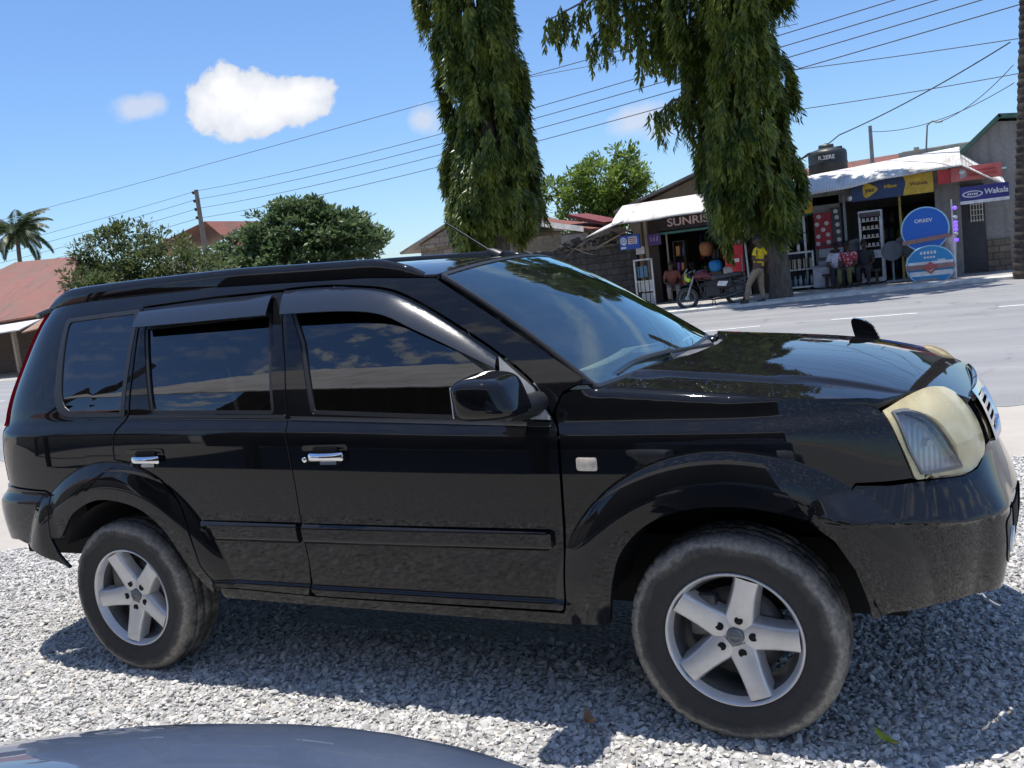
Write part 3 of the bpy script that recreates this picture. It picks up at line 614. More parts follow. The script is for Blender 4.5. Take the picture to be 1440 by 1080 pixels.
# ------------------------------------------------------------------ wheels
def wheel(cx, side, spin):
    """a wheel whose outer face looks towards local -Y"""
    Ry = Matrix.Rotation(rad(90), 3, 'X')                 # lathe z -> -y
    w = MB(); w.lathe([(.2, -.085), (.185, -.06), (.180, .02), (.192, .055), (.203, .074)], 64, Ry); w.lathe([(0, -.03), (.14, -.03), (.14, -.012), (.06, -.01), (.06, .02), (0, .02)], 40, Ry)
    wo = w.build('wheel', M['alloydark'], suv, loc=(cx, side*.765, .335))
    if side > 0: wo.rotation_euler = (0, 0, math.pi)
    r = MB(); r.lathe([(.198, .066), (.204, .080), (.2085, .090), (.212, .096), (.2165, .098), (.219, .093), (.2175, .084), (.212, .078)], 72, Ry)
    for k in range(5):
        a = rad(spin+72*k); ca, sa = math.cos(a), math.sin(a)
        def pt(rr, t, y): return Vector((ca*rr-sa*t, -y, sa*rr+ca*t))
        st_ = [(.030, .044, .062), (.060, .043, .064), (.085, .040, .069), (.12, .036, .076), (.165, .034, .084), (.202, .036, .088)]
        V = []; F = []
        for rr, hw, y in st_:
            V += [pt(rr, -hw-.013, y-.048), pt(rr, -hw-.003, y-.012), pt(rr, -hw, y-.003), pt(rr, -hw+.006, y), pt(rr, 0, y+.002), pt(rr, hw-.006, y), pt(rr, hw, y-.003), pt(rr, hw+.003, y-.012), pt(rr, hw+.013, y-.048)]
        n = 9
        for i in range(len(st_)-1):
            for j in range(n-1): F.append((i*n+j, (i+1)*n+j, (i+1)*n+j+1, i*n+j+1)[::-1])
        r.add(V, F, True)
    r.lathe([(0, .058), (.055, .060), (.074, .058), (.082, .045), (.082, .0)], 40, Ry)
    ri = r.build('rim', M['alloy'], wo)
    for k in range(5):
        lg = MB(); a = rad(spin+72*k); c = Vector((math.cos(a)*.0565, 0, math.sin(a)*.0565)); lg.lathe([(0, .0665), (.0125, .0668), (.0135, .0675), (.0135, .060)], 16, Ry, c=c); lg.lathe([(.0, .0695), (.007, .0692), (.0085, .0670)], 6, Ry, c=c, sm=False)
        lg.build('lug_hole_shade', M['dark'], wo)  # dark disc set proud, its black standing in for a shaded lug hole
    hc = MB(); hc.lathe([(0, .070), (.024, .0695), (.0275, .067), (.028, .060)], 28, Ry); hc.lathe([(.0145, .0715), (.0175, .0715), (.0175, .069), (.0145, .069)], 24, Ry, close=True); hc.box((0, -.0708, 0), (.044, .002, .008)); hc.build('hub_cap', M['satin'], wo)
    bd = MB(); bd.lathe([(.07, .012), (.148, .012), (.148, -.012), (.07, -.012)], 40, Ry); bd.box((-.10, -.02, .06), (.09, .07, .14), bev=.015); bd.build('brake_disc', M['alloydark'], wo)
    t = MB(); prof = [(.208, .078), (.2135, .088), (.224, .0945), (.240, .1005), (.262, .1055), (.288, .1065), (.292, .1085), (.303, .106), (.316, .101), (.327, .094), (.334, .085), (.3385, .074)]
    tr = [(.3405, .062), (.3415, .050), (.335, .047), (.335, .040), (.3425, .037), (.343, .010), (.336, .007), (.336, -.007), (.343, -.010), (.3425, -.037), (.335, -.040), (.335, -.047), (.3415, -.050), (.3405, -.062)]
    full = prof+tr+[(a, -b) for a, b in prof[::-1]]; NS = 216
    V = []; m = len(full)
    for i, (rr, a) in enumerate(full):
        for k in range(NS):
            q = rr
            if i >= 9 and i < m-9 and rr > .325 and (k+(2 if a < 0 else 0)+int(abs(a)*40)) % 6 == 0: q = rr-.006
            if 6 <= i < 9 and k % 6 < 2: q = rr-.0025
            th = 2*math.pi*k/NS; V.append(Ry @ Vector((q*math.cos(th), q*math.sin(th), a)))
    F = [(i*NS+k, i*NS+(k+1) % NS, (i+1)*NS+(k+1) % NS, (i+1)*NS+k) for i in range(m-1) for k in range(NS)]
    t.add(V, F, True); t.build('tyre', M['tyre'], wo)
    return wo
wheel(1.3125, -1, 2); wheel(-1.3125, -1, 42); wheel(1.3125, 1, 20); wheel(-1.3125, 1, 50)
# ------------------------------------------------------------------ ground, road
rng = np.random.default_rng(7); random.seed(7)
def sheet(name, poly, z, mt, cut=1.5, kind='structure', jitter=0):
    p = resample(poly, cut)
    if jitter: p = p+rng.normal(0, jitter, p.shape)
    n = len(p); r = delaunay_2d_cdt([Vector(q) for q in p], [(i, (i+1) % n) for i in range(n)], [], 1, 1e-6)
    Fs = [tuple(f) if (Vector(r[0][f[1]])-Vector(r[0][f[0]])).cross(Vector(r[0][f[2]])-Vector(r[0][f[0]])) > 0 else tuple(reversed(f)) for f in r[2]]
    V = [(q[0], q[1], z) for q in r[0]]; k = len(V); b = len(p); V += [(q[0]-.0, q[1], z-.05) for q in p]; V += [(q[0], q[1], z) for q in p]
    Fs += [(k+b+i, k+b+(i+1) % b, k+(i+1) % b, k+i) for i in range(b)]
    o = mesh_obj(name, V, Fs, mt)
    return tag(o, kind=kind)
def dirt():
    t = NT('pale_sandy_dirt'); n = t.noise(.35, 6, .6); n2 = t.noise(6, 6, .65); n3 = t.noise(60, 3)
    c = t.mix(t.ramp(n, [(.35, 0), (.65, 1)]), (.44, .40, .345), (.36, .325, .28)); c = t.mix(t.ramp(n2, [(.4, 0), (.75, .6)]), c, (.47, .435, .385))
    t.set(Base_Color=c, Roughness=.95); t.bump(t.math('ADD', n2, t.math('MULTIPLY', n3, .35)), .5, .03); return t.m
def gravelbase():
    t = NT('grey_gravel_bed'); v = t.vor(42); v2 = t.vor(42, out='Color'); n = t.noise(1.2, 5)
    c = t.mix(t.math('MULTIPLY', v, 1.0), t.mix(v2, (.46, .45, .425), (.64, .63, .60), 'MIX'), (.26, .255, .245))
    c = t.mix(t.ramp(n, [(.45, 0), (.8, .5)]), c, (.44, .40, .34))
    t.set(Base_Color=c, Roughness=.95); t.bump(v, .9, .03).invert = True; return t.m
def asphalt():
    t = NT('sun_bleached_asphalt'); n = t.noise(.25, 5, .6); n2 = t.noise(90, 4, .7); n3 = t.noise(1.6, 5, .6)
    vs = t.mp((.06, 1.1, 1)); n4 = t.noise(1.0, 5, .6, vs)
    c = t.ramp(n2, [(.3, (.18, .18, .183)), (.7, (.275, .275, .275))])
    c = t.mix(t.ramp(n4, [(.4, 0), (.7, .7)]), c, (.33, .325, .315)); c = t.mix(t.ramp(n3, [(.5, 0), (.8, .35)]), c, (.19, .19, .195)); c = t.mix(t.ramp(n, [(.45, 0), (.75, .4)]), c, (.35, .33, .30))
    cr_v = t.n('ShaderNodeTexVoronoi'); cr_v.feature = 'DISTANCE_TO_EDGE'; cr_v.inputs['Scale'].default_value = .28; wv = t.n('ShaderNodeVectorMath', operation='ADD'); nz = t.n('ShaderNodeTexNoise'); nz.inputs['Scale'].default_value = 1.1; nz.inputs['Detail'].default_value = 5
    t.l(t.tc.outputs['Object'], nz.inputs['Vector']); t.l(t.tc.outputs['Object'], wv.inputs[0]); t.l(nz.outputs['Color'], wv.inputs[1]); t.l(wv.outputs[0], cr_v.inputs['Vector'])
    c = t.mix(t.math('MULTIPLY', t.ramp(cr_v.outputs['Distance'], [(.004, 1), (.014, 0)]), t.ramp(n3, [(.45, 0), (.6, .45)])), c, (.12, .12, .12))
    c = t.mix(t.ramp(t.noise(.8, 4, .6, t.mp((.25, 1, 1))), [(.60, 0), (.75, .5)]), c, (.15, .15, .15))
    t.set(Base_Color=c, Roughness=.86); t.bump(n2, .3, .01); return t.m
R_ = 1600
tag(mesh_obj('ground', [(R_*math.cos(a*math.pi/24), R_*math.sin(a*math.pi/24), -.02) for a in range(48)], [tuple(range(48))], dirt()), kind='structure')
LOT = [(-30, -9.5), (-12, -2.6), (-7.5, -.9), (-4.3, .45), (-2.2, 2.0), (0, 2.7), (2.2, 3.0), (5, 3.3), (14, 3.9), (30, 4.0), (30, -30), (-30, -30)]
sheet('gravel_lot', LOT, -.003, gravelbase(), .5, jitter=.04)
def xcurve(pts, step=.5):
    f = pchip([p[0] for p in pts], [p[1] for p in pts]); x0, x1 = pts[0][0], pts[-1][0]
    return [(float(x), float(f(x))) for x in np.r_[np.arange(x0, -30, 4), np.arange(max(x0, -30), min(30, x1), step), np.arange(30, x1, 5), [x1]]]
FAR = xcurve([(-90, 2), (-60, 8.6), (-25, 15.0), (-12, 17.6), (-4.2, 19.35), (3.2, 21.3), (12, 22), (40, 22.2), (120, 22.2)])
NEAR = xcurve([(-90, -14), (-60, -7), (-20, 1.1), (-8.3, 3.5), (2.2, 4.9), (12, 5.8), (40, 6.4), (120, 6.4)])
MID = xcurve([(-90, -6), (-60, .8), (-18, 9.6), (-5, 12.9), (0, 14.15), (3, 14.15), (12, 14.2), (120, 14.2)], .25)
sheet('road', FAR+NEAR[::-1], -.016, asphalt(), .5, jitter=.11)
roadpaint = NT('worn_road_paint'); _n = roadpaint.noise(30, 5, .7); roadpaint.set(Base_Color=roadpaint.ramp(_n, [(.35, (.42, .42, .41)), (.55, (.80, .80, .77))]), Roughness=.8)
mid = np.array(MID); seg = np.r_[0, np.cumsum(np.linalg.norm(np.diff(mid, axis=0), axis=1))]
def midpt(s): return np.array([np.interp(s, seg, mid[:, 0]), np.interp(s, seg, mid[:, 1])])
s0 = float(np.interp(-.05, mid[:, 0], seg)); dv = []; df = []
for k in range(-12, 10):
    a = s0+k*2.72; b = len(dv)
    for s in np.linspace(a, a+1.45, 5):
        q = midpt(s); tq = midpt(s+.05)-midpt(s-.05); tq /= np.linalg.norm(tq); nq = np.array([-tq[1], tq[0]])
        dv += [(*(q-nq*.06), -.011), (*(q+nq*.06), -.011)]
    df += [(b+2*i, b+2*i+2, b+2*i+3, b+2*i+1) for i in range(4)]
tag(mesh_obj('road_marking', dv, df, roadpaint.m), kind='structure')
# raised concrete pavement in front of the shops, with a pale worn kerb
conc = mat('worn_concrete', (.40, .38, .35), .9, var=.35, scale=3, bump=.3, bscale=60)
kerbm = mat('pale_kerb_concrete', (.62, .60, .55), .9, var=.3, scale=4, bump=.3)
fv = [q for q in FAR if -13 < q[0] < 13]; kb = MB()
for i in range(len(fv)-1):
    (x0, y0), (x1, y1) = fv[i], fv[i+1]
    kb.add([(x0, y0, -.02), (x1, y1, -.02), (x1, y1, .05), (x0, y0, .05), (x0, y0+.55, .07), (x1, y1+.55, .07), (x0, y0+.55, -.02), (x1, y1+.55, -.02)], [(0, 1, 2, 3), (3, 2, 5, 4), (4, 5, 7, 6)])
tag(kb.build('kerb', kerbm), kind='structure')
sheet('pavement', [(x, y+.54) for x, y in fv]+[(13, 24.6), (-13, 24.6)], .052, conc, 1.0)
# loose crushed stone around the car, one mesh
def stones(n, seed):
    r = np.random.default_rng(seed)
    bm = bmesh.new(); bmesh.ops.create_icosphere(bm, subdivisions=1, radius=1); bv = np.array([v.co[:] for v in bm.verts]); bfc = np.array([[v.index for v in f.verts] for f in bm.faces]); bm.free()
    lot = resample(LOT, .5); pts = []
    while len(pts) < n:
        q = np.stack([r.uniform(-5.6, 3.7, n), r.uniform(-2.9, 3.1, n)], 1)
        k = inpoly(q, lot) & ~((np.abs(q[:, 0]) < 1.0) & (np.abs(q[:, 1]-.1) < .35)) & (q[:, 1] > -2.9)
        w = r.random(n) < np.where(q[:, 1] > .9, .8, 1)
        pts += list(q[k & w])
    pts = np.array(pts[:n]); s = r.lognormal(math.log(.0090), .34, n).clip(.0045, .019)
    sc = np.stack([s*r.uniform(.9, 1.35, n), s*r.uniform(.65, 1.0, n), s*r.uniform(.32, .62, n)], 1)
    e = r.uniform(0, 2*math.pi, (n, 3)); e[:, :2] = r.normal(0, .45, (n, 2))
    cx, sx, cy, sy, cz, sz = np.cos(e[:, 0]), np.sin(e[:, 0]), np.cos(e[:, 1]), np.sin(e[:, 1]), np.cos(e[:, 2]), np.sin(e[:, 2])
    Rm = np.stack([np.stack([cz*cy, cz*sy*sx-sz*cx, cz*sy*cx+sz*sx], 1), np.stack([sz*cy, sz*sy*sx+cz*cx, sz*sy*cx-cz*sx], 1), np.stack([-sy, cy*sx, cy*cx], 1)], 1)
    V = bv[None]*(1+r.normal(0, .23, (n, 12, 1)).clip(-.5, .55))
    V = V*sc[:, None]; V = np.einsum('nij,nkj->nki', Rm, V)
    V += np.concatenate([pts, (r.uniform(-.2, .75, n)*sc[:, 2]-.006+r.uniform(0, .007, n))[:, None]], 1)[:, None]
    F = (bfc[None]+(np.arange(n)*12)[:, None, None]).reshape(-1, 3); V = V.reshape(-1, 3)
    me = bpy.data.meshes.new('gravel'); me.vertices.add(len(V)); me.vertices.foreach_set('co', V.ravel().astype(np.float32)); me.loops.add(len(F)*3); me.loops.foreach_set('vertex_index', F.ravel().astype(np.int32))
    me.polygons.add(len(F)); me.polygons.foreach_set('loop_start', (np.arange(len(F))*3).astype(np.int32)); me.polygons.foreach_set('use_smooth', np.zeros(len(F), bool)); me.update(calc_edges=True)
    t = NT('crushed_stone'); g = t.n('ShaderNodeNewGeometry')
    c = t.ramp(g.outputs['Random Per Island'], [(0, (.35, .34, .325)), (.3, (.51, .50, .475)), (.6, (.61, .595, .56)), (.85, (.73, .71, .67)), (1, (.62, .56, .47))])
    c = t.mix(t.ramp(t.noise(120, 4), [(.35, .3), (.7, 0)]), c, (.34, .34, .34)); t.set(Base_Color=c, Roughness=.9); me.materials.append(t.m)
    o = bpy.data.objects.new('gravel', me); link(o); return tag(o, kind='stuff')
stones(190000, 3)
# a few dry scraps on the stones
def scrap(name, label, x, y, rz, L, Wd, col, curl):
    m = MB(); n = 8
    m.grid(lambda i, j: Vector(((i-.5)*L, (j-.5)*Wd*(math.sin(math.pi*min(max(i, .03), .97)))**.7, .024+curl*(i-.4)**2+.006*abs(j-.5)*2)), n, 4)
    o = m.build(name, mat(name+'_surface', col, .7, scale=60), loc=(x, y, 0)); o.rotation_euler = (0, 0, rz); return tag(o, label, 'leaf')
scrap('dry_leaf', 'curled brown dry leaf lying on the gravel beside the front wheel', .815, -.90, -1.0, .12, .035, (.36, .20, .09), .12)
scrap('yellow_leaf', 'narrow yellow green leaf lying on the gravel at the shadow edge under the bumper', 1.735, -.80, -.9, .115, .028, (.50, .55, .06), .05)
# ------------------------------------------------------------------ vegetation
def foliage(name, dark, light, rough=.45, trans=.3):
    t = NT(name); g = t.n('ShaderNodeNewGeometry'); n = t.noise(.9, 3)
    f = t.math('ADD', t.math('MULTIPLY', g.outputs['Random Per Island'], .45), t.math('MULTIPLY', t.ramp(t.noise(1.6, 3), [(.35, 0), (.65, 1)]), .5))
    c = t.ramp(f, [(.2, dark), (.6, tuple((a+b)/2 for a, b in zip(dark, light))), (.95, light)])
    t.set(Base_Color=c, Roughness=rough); t.b.inputs['Specular IOR Level'].default_value = .4
    tr = t.n('ShaderNodeBsdfTranslucent'); t.l(t.mix(.5, c, tuple(min(1, k*1.5) for k in light)), tr.inputs[0])
    m = t.n('ShaderNodeMixShader'); m.inputs[0].default_value = trans; t.l(t.b.outputs[0], m.inputs[1]); t.l(tr.outputs[0], m.inputs[2]); t.l(m.outputs[0], t.out.inputs[0]); return t.m
def leaf_obj(name, pos, axis, side, L, Wd, mt, parent, fold=.25, curl=.12):
    """many separate folded leaves in one crown: position, pointing direction, sideways direction, length, width"""
    pos = np.asarray(pos); n = len(pos); axis = axis/(np.linalg.norm(axis, axis=1)[:, None]+1e-9)
    side = side-axis*(side*axis).sum(1)[:, None]; side /= np.linalg.norm(side, axis=1)[:, None]+1e-9; nr = np.cross(axis, side)
    L = np.broadcast_to(L, n)[:, None]; Wd = np.broadcast_to(Wd, n)[:, None]
    b = pos; m = pos+axis*L*.45-nr*L*curl*.3; e = pos+axis*L-nr*L*curl
    l = m+side*Wd*.5+nr*Wd*fold; r = m-side*Wd*.5+nr*Wd*fold
    V = np.stack([b, l, m, r, e], 1).reshape(-1, 3); k = (np.arange(n)*5)[:, None]
    F = np.concatenate([k+np.array([[0, 2, 1]]), k+np.array([[1, 2, 4]]), k+np.array([[0, 3, 2]]), k+np.array([[2, 3, 4]])], 1).reshape(-1, 3)
    me = bpy.data.meshes.new(name); me.vertices.add(len(V)); me.vertices.foreach_set('co', V.ravel().astype(np.float32)); me.loops.add(len(F)*3); me.loops.foreach_set('vertex_index', F.ravel().astype(np.int32))
    me.polygons.add(len(F)); me.polygons.foreach_set('loop_start', (np.arange(len(F))*3).astype(np.int32)); me.polygons.foreach_set('use_smooth', np.zeros(len(F), bool)); me.update(calc_edges=True); me.materials.append(mt)
    return link(bpy.data.objects.new(name, me), parent)
bark = NT('rough_grey_bark'); _v = bark.mp((6, 6, 1.2)); _n = bark.noise(2.5, 6, .65, _v); bark.set(Base_Color=bark.ramp(_n, [(.3, (.045, .036, .028)), (.7, (.17, .145, .12))]), Roughness=.95); bark.bump(_n, .8, .03); bark = bark.m
def unit(r, n):
    v = r.normal(size=(n, 3)); return v/np.linalg.norm(v, axis=1)[:, None]
def weeping(label, x0, y0, trunkx, cxf, hwf, z0, z1, n, seed, lobes=(), mt=None):
    r = np.random.default_rng(seed); root = empty('weeping_tree', (trunkx, y0, 0), label=label, cat='tree', group='weeping roadside trees')
    off = np.array([trunkx, y0, 0])
    tb = MB(); tb.tube([(trunkx, y0, -.05), (trunkx+.02, y0, .5), (trunkx-.03, y0, 2), (float(cxf(4))*.5+trunkx*.5, y0, 4.5), (float(cxf(8)), y0, 8), (float(cxf(z1)), y0, z1-.3)], [.34, .27, .24, .20, .13, .03], 12)
    for k in range(26):
        z = r.uniform(z0+.8, z1-.8); a = r.uniform(0, 2*math.pi); w = float(hwf(z))*.75; c = float(cxf(z))
        tb.tube([(c, y0, z), (c+math.cos(a)*w*.5, y0+math.sin(a)*w*.5, z+.15), (c+math.cos(a)*w, y0+math.sin(a)*w, z-.25)], [.05, .035, .012], 5)
    for P0, P1, _ in lobes: tb.tube([P0, tuple((np.array(P0)+np.array(P1))/2+[0, 0, .25]), P1], [.06, .045, .015], 5)
    o = tb.build('trunk', bark, root); 
    for v in o.data.vertices: v.co -= Vector(off)
    A = []; ph = r.uniform(0, 6.28, 6)
    nb = n//18; bz = z0+(z1-z0)*r.random(nb)**.95; bt = r.uniform(0, 2*math.pi, nb); br = r.uniform(.66, 1.16, nb); bi = r.integers(0, nb, n)
    inner = r.random(n) < .22; zz = bz[bi]+r.normal(0, .13, n); th = bt[bi]+r.normal(0, .075, n); lob = 1+.06*np.sin(3*th+ph[0]+.5*zz)
    rr = np.where(inner, r.uniform(.3, .75, n), br[bi]+r.normal(0, .045, n))*lob*.88; hw = hwf(np.maximum(zz, z0))
    S = np.stack([cxf(zz)+np.cos(th)*hw*rr, y0+np.sin(th)*hw*rr, zz+.35], 1); ln = (r.uniform(.7, 1.5, nb)[bi]*r.uniform(.6, 1.1, n))
    for P0, P1, k in lobes:
        t = r.random(k); q = np.array(P0)[None]*(1-t)[:, None]+np.array(P1)[None]*t[:, None]+[0, 0, .25]*np.sin(np.pi*t)[:, None]+r.normal(0, .10, (k, 3))
        S = np.vstack([S, q]); ln = np.r_[ln, r.uniform(.35, 1.15, k)]; th = np.r_[th, r.uniform(0, 6.28, k)]
    N = len(S); pos = []; ax = []; sd = []; LL = []; cln = r.random(N)
    outv = np.stack([np.cos(th), np.sin(th), 0*th], 1)
    for i in range(N):
        m = int(ln[i]*30)+6; t = np.linspace(.02, 1, m); sw = r.normal(0, .10, 3); sw[2] = 0
        pt = S[i]+np.outer(t*ln[i], [0, 0, -1])+np.outer(t*(1-t)*.55, outv[i])*ln[i]+np.outer(t*t, sw)
        a = np.stack([r.normal(0, .42, m), r.normal(0, .42, m), -r.uniform(.9, 1.9, m)], 1)+outv[i]*.30
        pos.append(pt); ax.append(a); sd.append(np.cross(a, outv[i]+r.normal(0, .35, (m, 3)))); LL.append(r.uniform(.15, .34, m)*(1-.22*t))
    pos = np.vstack(pos)-off; LL = np.concatenate(LL)
    leaf_obj('crown', pos, np.vstack(ax), np.vstack(sd), LL, LL*r.uniform(.20, .36, len(LL)), mt, root, .2, .16); return root
fol_w = foliage('weeping_leaves', (.016, .044, .008), (.27, .31, .055), .33, .34)
weeping('tall weeping tree with drooping dark leaves standing alone behind the suv roof', -9.4, 20.0, -9.35, pchip([2, 4, 6, 9, 13], [-9.5, -9.33, -9.36, -9.50, -9.5]), pchip([2, 2.6, 3.4, 4.6, 6, 9, 12, 15], [.9, 1.0, 1.42, 1.26, 1.14, 1.24, 1.5, .8]), 2.6, 15, 5400, 11, mt=fol_w)
weeping('broad weeping tree with ragged side branches overhanging the shop fronts', -2.8, 21.1, -2.05, pchip([1.5, 3, 5, 7, 10, 16], [-2.78, -2.62, -2.62, -3.0, -2.3, -2.2]), pchip([1.5, 2.4, 4.2, 6, 7.5, 10, 13, 16], [.98, 1.10, 1.24, 1.28, 1.55, 2.7, 2.9, 1.0]), 2.2, 16.0, 6000, 12,
        lobes=[((-4.0, 21.0, 8.6), (-7.6, 20.6, 8.1), 80), ((-4.0, 21.2, 8.0), (-6.4, 20.8, 7.5), 70), ((-4, 21, 7.2), (-5.2, 20.8, 7.0), 40), ((-3.8, 21, 5.4), (-4.9, 20.7, 5.05), 26), ((-3.6, 21, 8.9), (-6.0, 20.5, 8.9), 60), ((-3.4, 21, 10.2), (-9.2, 20.6, 10.6), 190), ((-3.4, 21.4, 11.2), (-8.6, 21.6, 11.8), 190), ((-3.2, 20.6, 12.4), (-7.6, 20.2, 13.0), 160), ((-2.5, 20.4, 11.6), (1.2, 20.0, 12.0), 120)], mt=fol_w)
def crown_tree(name, label, base, blobs, clumps, per, leaf, mt, seed, trunk_r=.18, flat=0.0, group=None, spread=.55, cat='tree', aspect=.45):
    r = np.random.default_rng(seed); root = empty(name, base, label=label, cat=cat, group=group); bx = np.array(base, float)
    bl = [(np.array(c, float), np.array(s, float)) for c, s in blobs]; w = np.array([np.prod(s)**.7 for _, s in bl]); w /= w.sum()
    tb = MB(); fork = np.array([np.mean([b[0][0] for b in bl]), np.mean([b[0][1] for b in bl]), min(b[0][2]-b[1][2]*.8 for b in bl)])-bx
    tb.tube([(0, 0, -.1), (.03, 0, fork[2]*.5), tuple(fork)], [trunk_r, trunk_r*.8, trunk_r*.6], 10)
    cp = []; cd = []
    for _ in range(clumps):
        c, s = bl[r.choice(len(bl), p=w)]; d = unit(r, 1)[0]
        if flat and r.random() < .75: d[2] = np.round(d[2]*flat)/flat+r.normal(0, .03)
        k = r.uniform(.50, 1.0)**.6; cp.append(c+d*s*k*(1+.14*math.sin(7*d[0]+5*d[1]+seed))); cd.append(d)
    cp = np.array(cp); cd = np.array(cd)
    for i in r.choice(len(cp), min(40, len(cp)), replace=False):
        q = cp[i]-bx; m = fork*.45+q*.55+[0, 0, -.15]; tb.tube([tuple(fork*.9), tuple(m), tuple(q)], [trunk_r*.32, trunk_r*.16, .012], 5)
    tb.build('trunk', bark, root)
    n = clumps*per; ci = np.repeat(np.arange(clumps), per); cr_ = r.uniform(.55, 1.25, clumps)[ci]*spread
    d = unit(r, n)*(r.random(n)**.45)[:, None]; d[:, 2] *= .30 if flat else .75
    pos = cp[ci]+d*cr_[:, None]-bx; ax = d*.8+cd[ci]*.4+r.normal(0, .5, (n, 3)); ax[:, 2] -= .15
    up = np.tile([0, 0, 1.0], (n, 1))+r.normal(0, .45, (n, 3)); sd = np.cross(ax, up); L = leaf*r.uniform(.65, 1.25, n)
    leaf_obj('crown', pos, ax, sd, L, L*aspect*r.uniform(.8, 1.2, n), mt, root, .12, .2); return root
def nearer(bl, k=.752): return [(tuple(CAM+(np.array(c)-CAM)*k), tuple(np.array(q)*k)) for c, q in bl]
fol_dark = foliage('dull_olive_leaves', (.03, .055, .016), (.15, .18, .06), .5)
fol_cat = foliage('broad_green_leaves', (.035, .07, .028), (.15, .21, .085), .4)
fol_lime = foliage('bright_green_leaves', (.05, .10, .012), (.21, .29, .05), .42, .4)
crown_tree('bushy_tree', 'dense olive green bushy tree growing over the red tin roof', (-27.1, 22.6, 0), nearer([((-38.8, 31, 3.2), (2.6, 2.2, 1.7)), ((-36, 31, 4.3), (2.6, 2.2, 2.0)), ((-34.2, 31, 3.7), (2.6, 2.2, 1.7)), ((-31.8, 31, 2.8), (2.2, 2, 1.4)), ((-36.5, 30.5, 2.2), (4.2, 2, 1.6)), ((-33, 30.4, 1.8), (3, 2, 1.5)), ((-39.5, 30.6, 1.6), (2.2, 1.5, 1.0))])+[((-25.9, 19.6, 2.75), (1.0, .9, .55)), ((-24.9, 19.8, 2.3), (1.2, .9, .6))], 520, 60, .19, fol_dark, 21, spread=.45)
crown_tree('layered_tree', 'spreading green tree with flat layered branches beyond the suv roof', (-33.5, 42, 0), [((-33.4, 42, 5.4), (3.2, 3, 1.7)), ((-33.4, 42, 6.8), (1.8, 1.8, .6)), ((-36.2, 42, 4.6), (2.8, 3, 1.4)), ((-31.0, 42, 4.9), (2.6, 3, 1.3)), ((-34, 41, 3.4), (5.0, 3, 1.3)), ((-29.4, 42, 4.2), (1.9, 2, .8))], 560, 60, .34, fol_cat, 22, flat=4.0, spread=.75, aspect=.55)
crown_tree('round_tree', 'bright green round tree behind the grey block wall', (-11.3, 35, 0), [((-11.2, 35, 4.9), (1.75, 1.7, 1.45)), ((-10.3, 35, 4.2), (1.1, 1.3, 1.3)), ((-12.2, 35, 3.7), (1.3, 1.3, 1.1)), ((-10.8, 34.6, 3.0), (1.6, 1.3, 1.0)), ((-13.9, 35.2, 4.9), (.85, .8, .45)), ((-13.3, 35, 3.4), (.7, .8, .8))], 260, 60, .23, fol_lime, 23, spread=.42)
crown_tree('distant_tree', 'small hazy tree crown beside the brown gable at the suv roof line', (-27.0, 52, 0), [((-27.0, 52, 3.6), (1.6, 1.5, 1.2))], 60, 45, .3, fol_cat, 24, spread=.6)
def palm(x, y, H, label, seed):
    r = np.random.default_rng(seed); root = empty('coconut_palm', (x, y, 0), label=label, cat='palm tree')
    tb = MB(); tb.tube([(0, 0, -.1), (.15, 0, H*.4), (.5, 0, H*.8), (.7, 0, H)], [.26, .2, .17, .15], 10); tb.build('trunk', bark, root)
    pos = []; ax = []; sd = []; L = []
    st = MB()
    for k in range(30):
        a = k*2.399; el = r.uniform(-.5, 1.25); ln = r.uniform(3.0, 3.9); d = np.array([math.cos(a), math.sin(a), 0]); p_ = np.array([.7, 0, H]); pts = [p_.copy()]; e = el
        for i in range(14): p_ = p_+(d*math.cos(e)+np.array([0, 0, math.sin(e)]))*ln/14; e -= .085+.03*(i > 6); pts.append(p_.copy())
        st.tube(pts, [.03]*8+[.015]*7, 4); pts = np.array(pts); s = np.cross(d, [0, 0, 1])
        for t in np.linspace(.12, .99, 46):
            i = min(int(t*14), 13); q = pts[i]+(pts[i+1]-pts[i])*(t*14-i); tv = pts[i+1]-pts[i]; tv /= np.linalg.norm(tv)
            for sg in (-1, 1): pos.append(q); ax.append(s*sg*.8+tv*.55+np.array([0, 0, -.45-.25*r.random()])); sd.append(tv); L.append(.75*math.sin(math.pi*min(.93, .12+t*.85))+.12)
    st.build('frond_stalk', bark, root); L = np.array(L)
    leaf_obj('crown', pos, np.array(ax), np.array(sd), L, .10+0*L, foliage('palm_leaves', (.02, .04, .012), (.09, .12, .045), .4), root, .1, .1)
    nt = MB()
    for k in range(5):
        a = k*1.3; nt.lathe([(0, .16), (.10, .1), (.13, 0), (.10, -.1), (0, -.15)], 10, c=(.7+.25*math.cos(a), .25*math.sin(a), H-.35))
    nt.build('coconuts', mat('yellow_coconut', (.42, .30, .05), .5), root)
palm(-69.6, 50, 9.6, 'coconut palm with ragged fronds rising behind the red tin roof', 31)
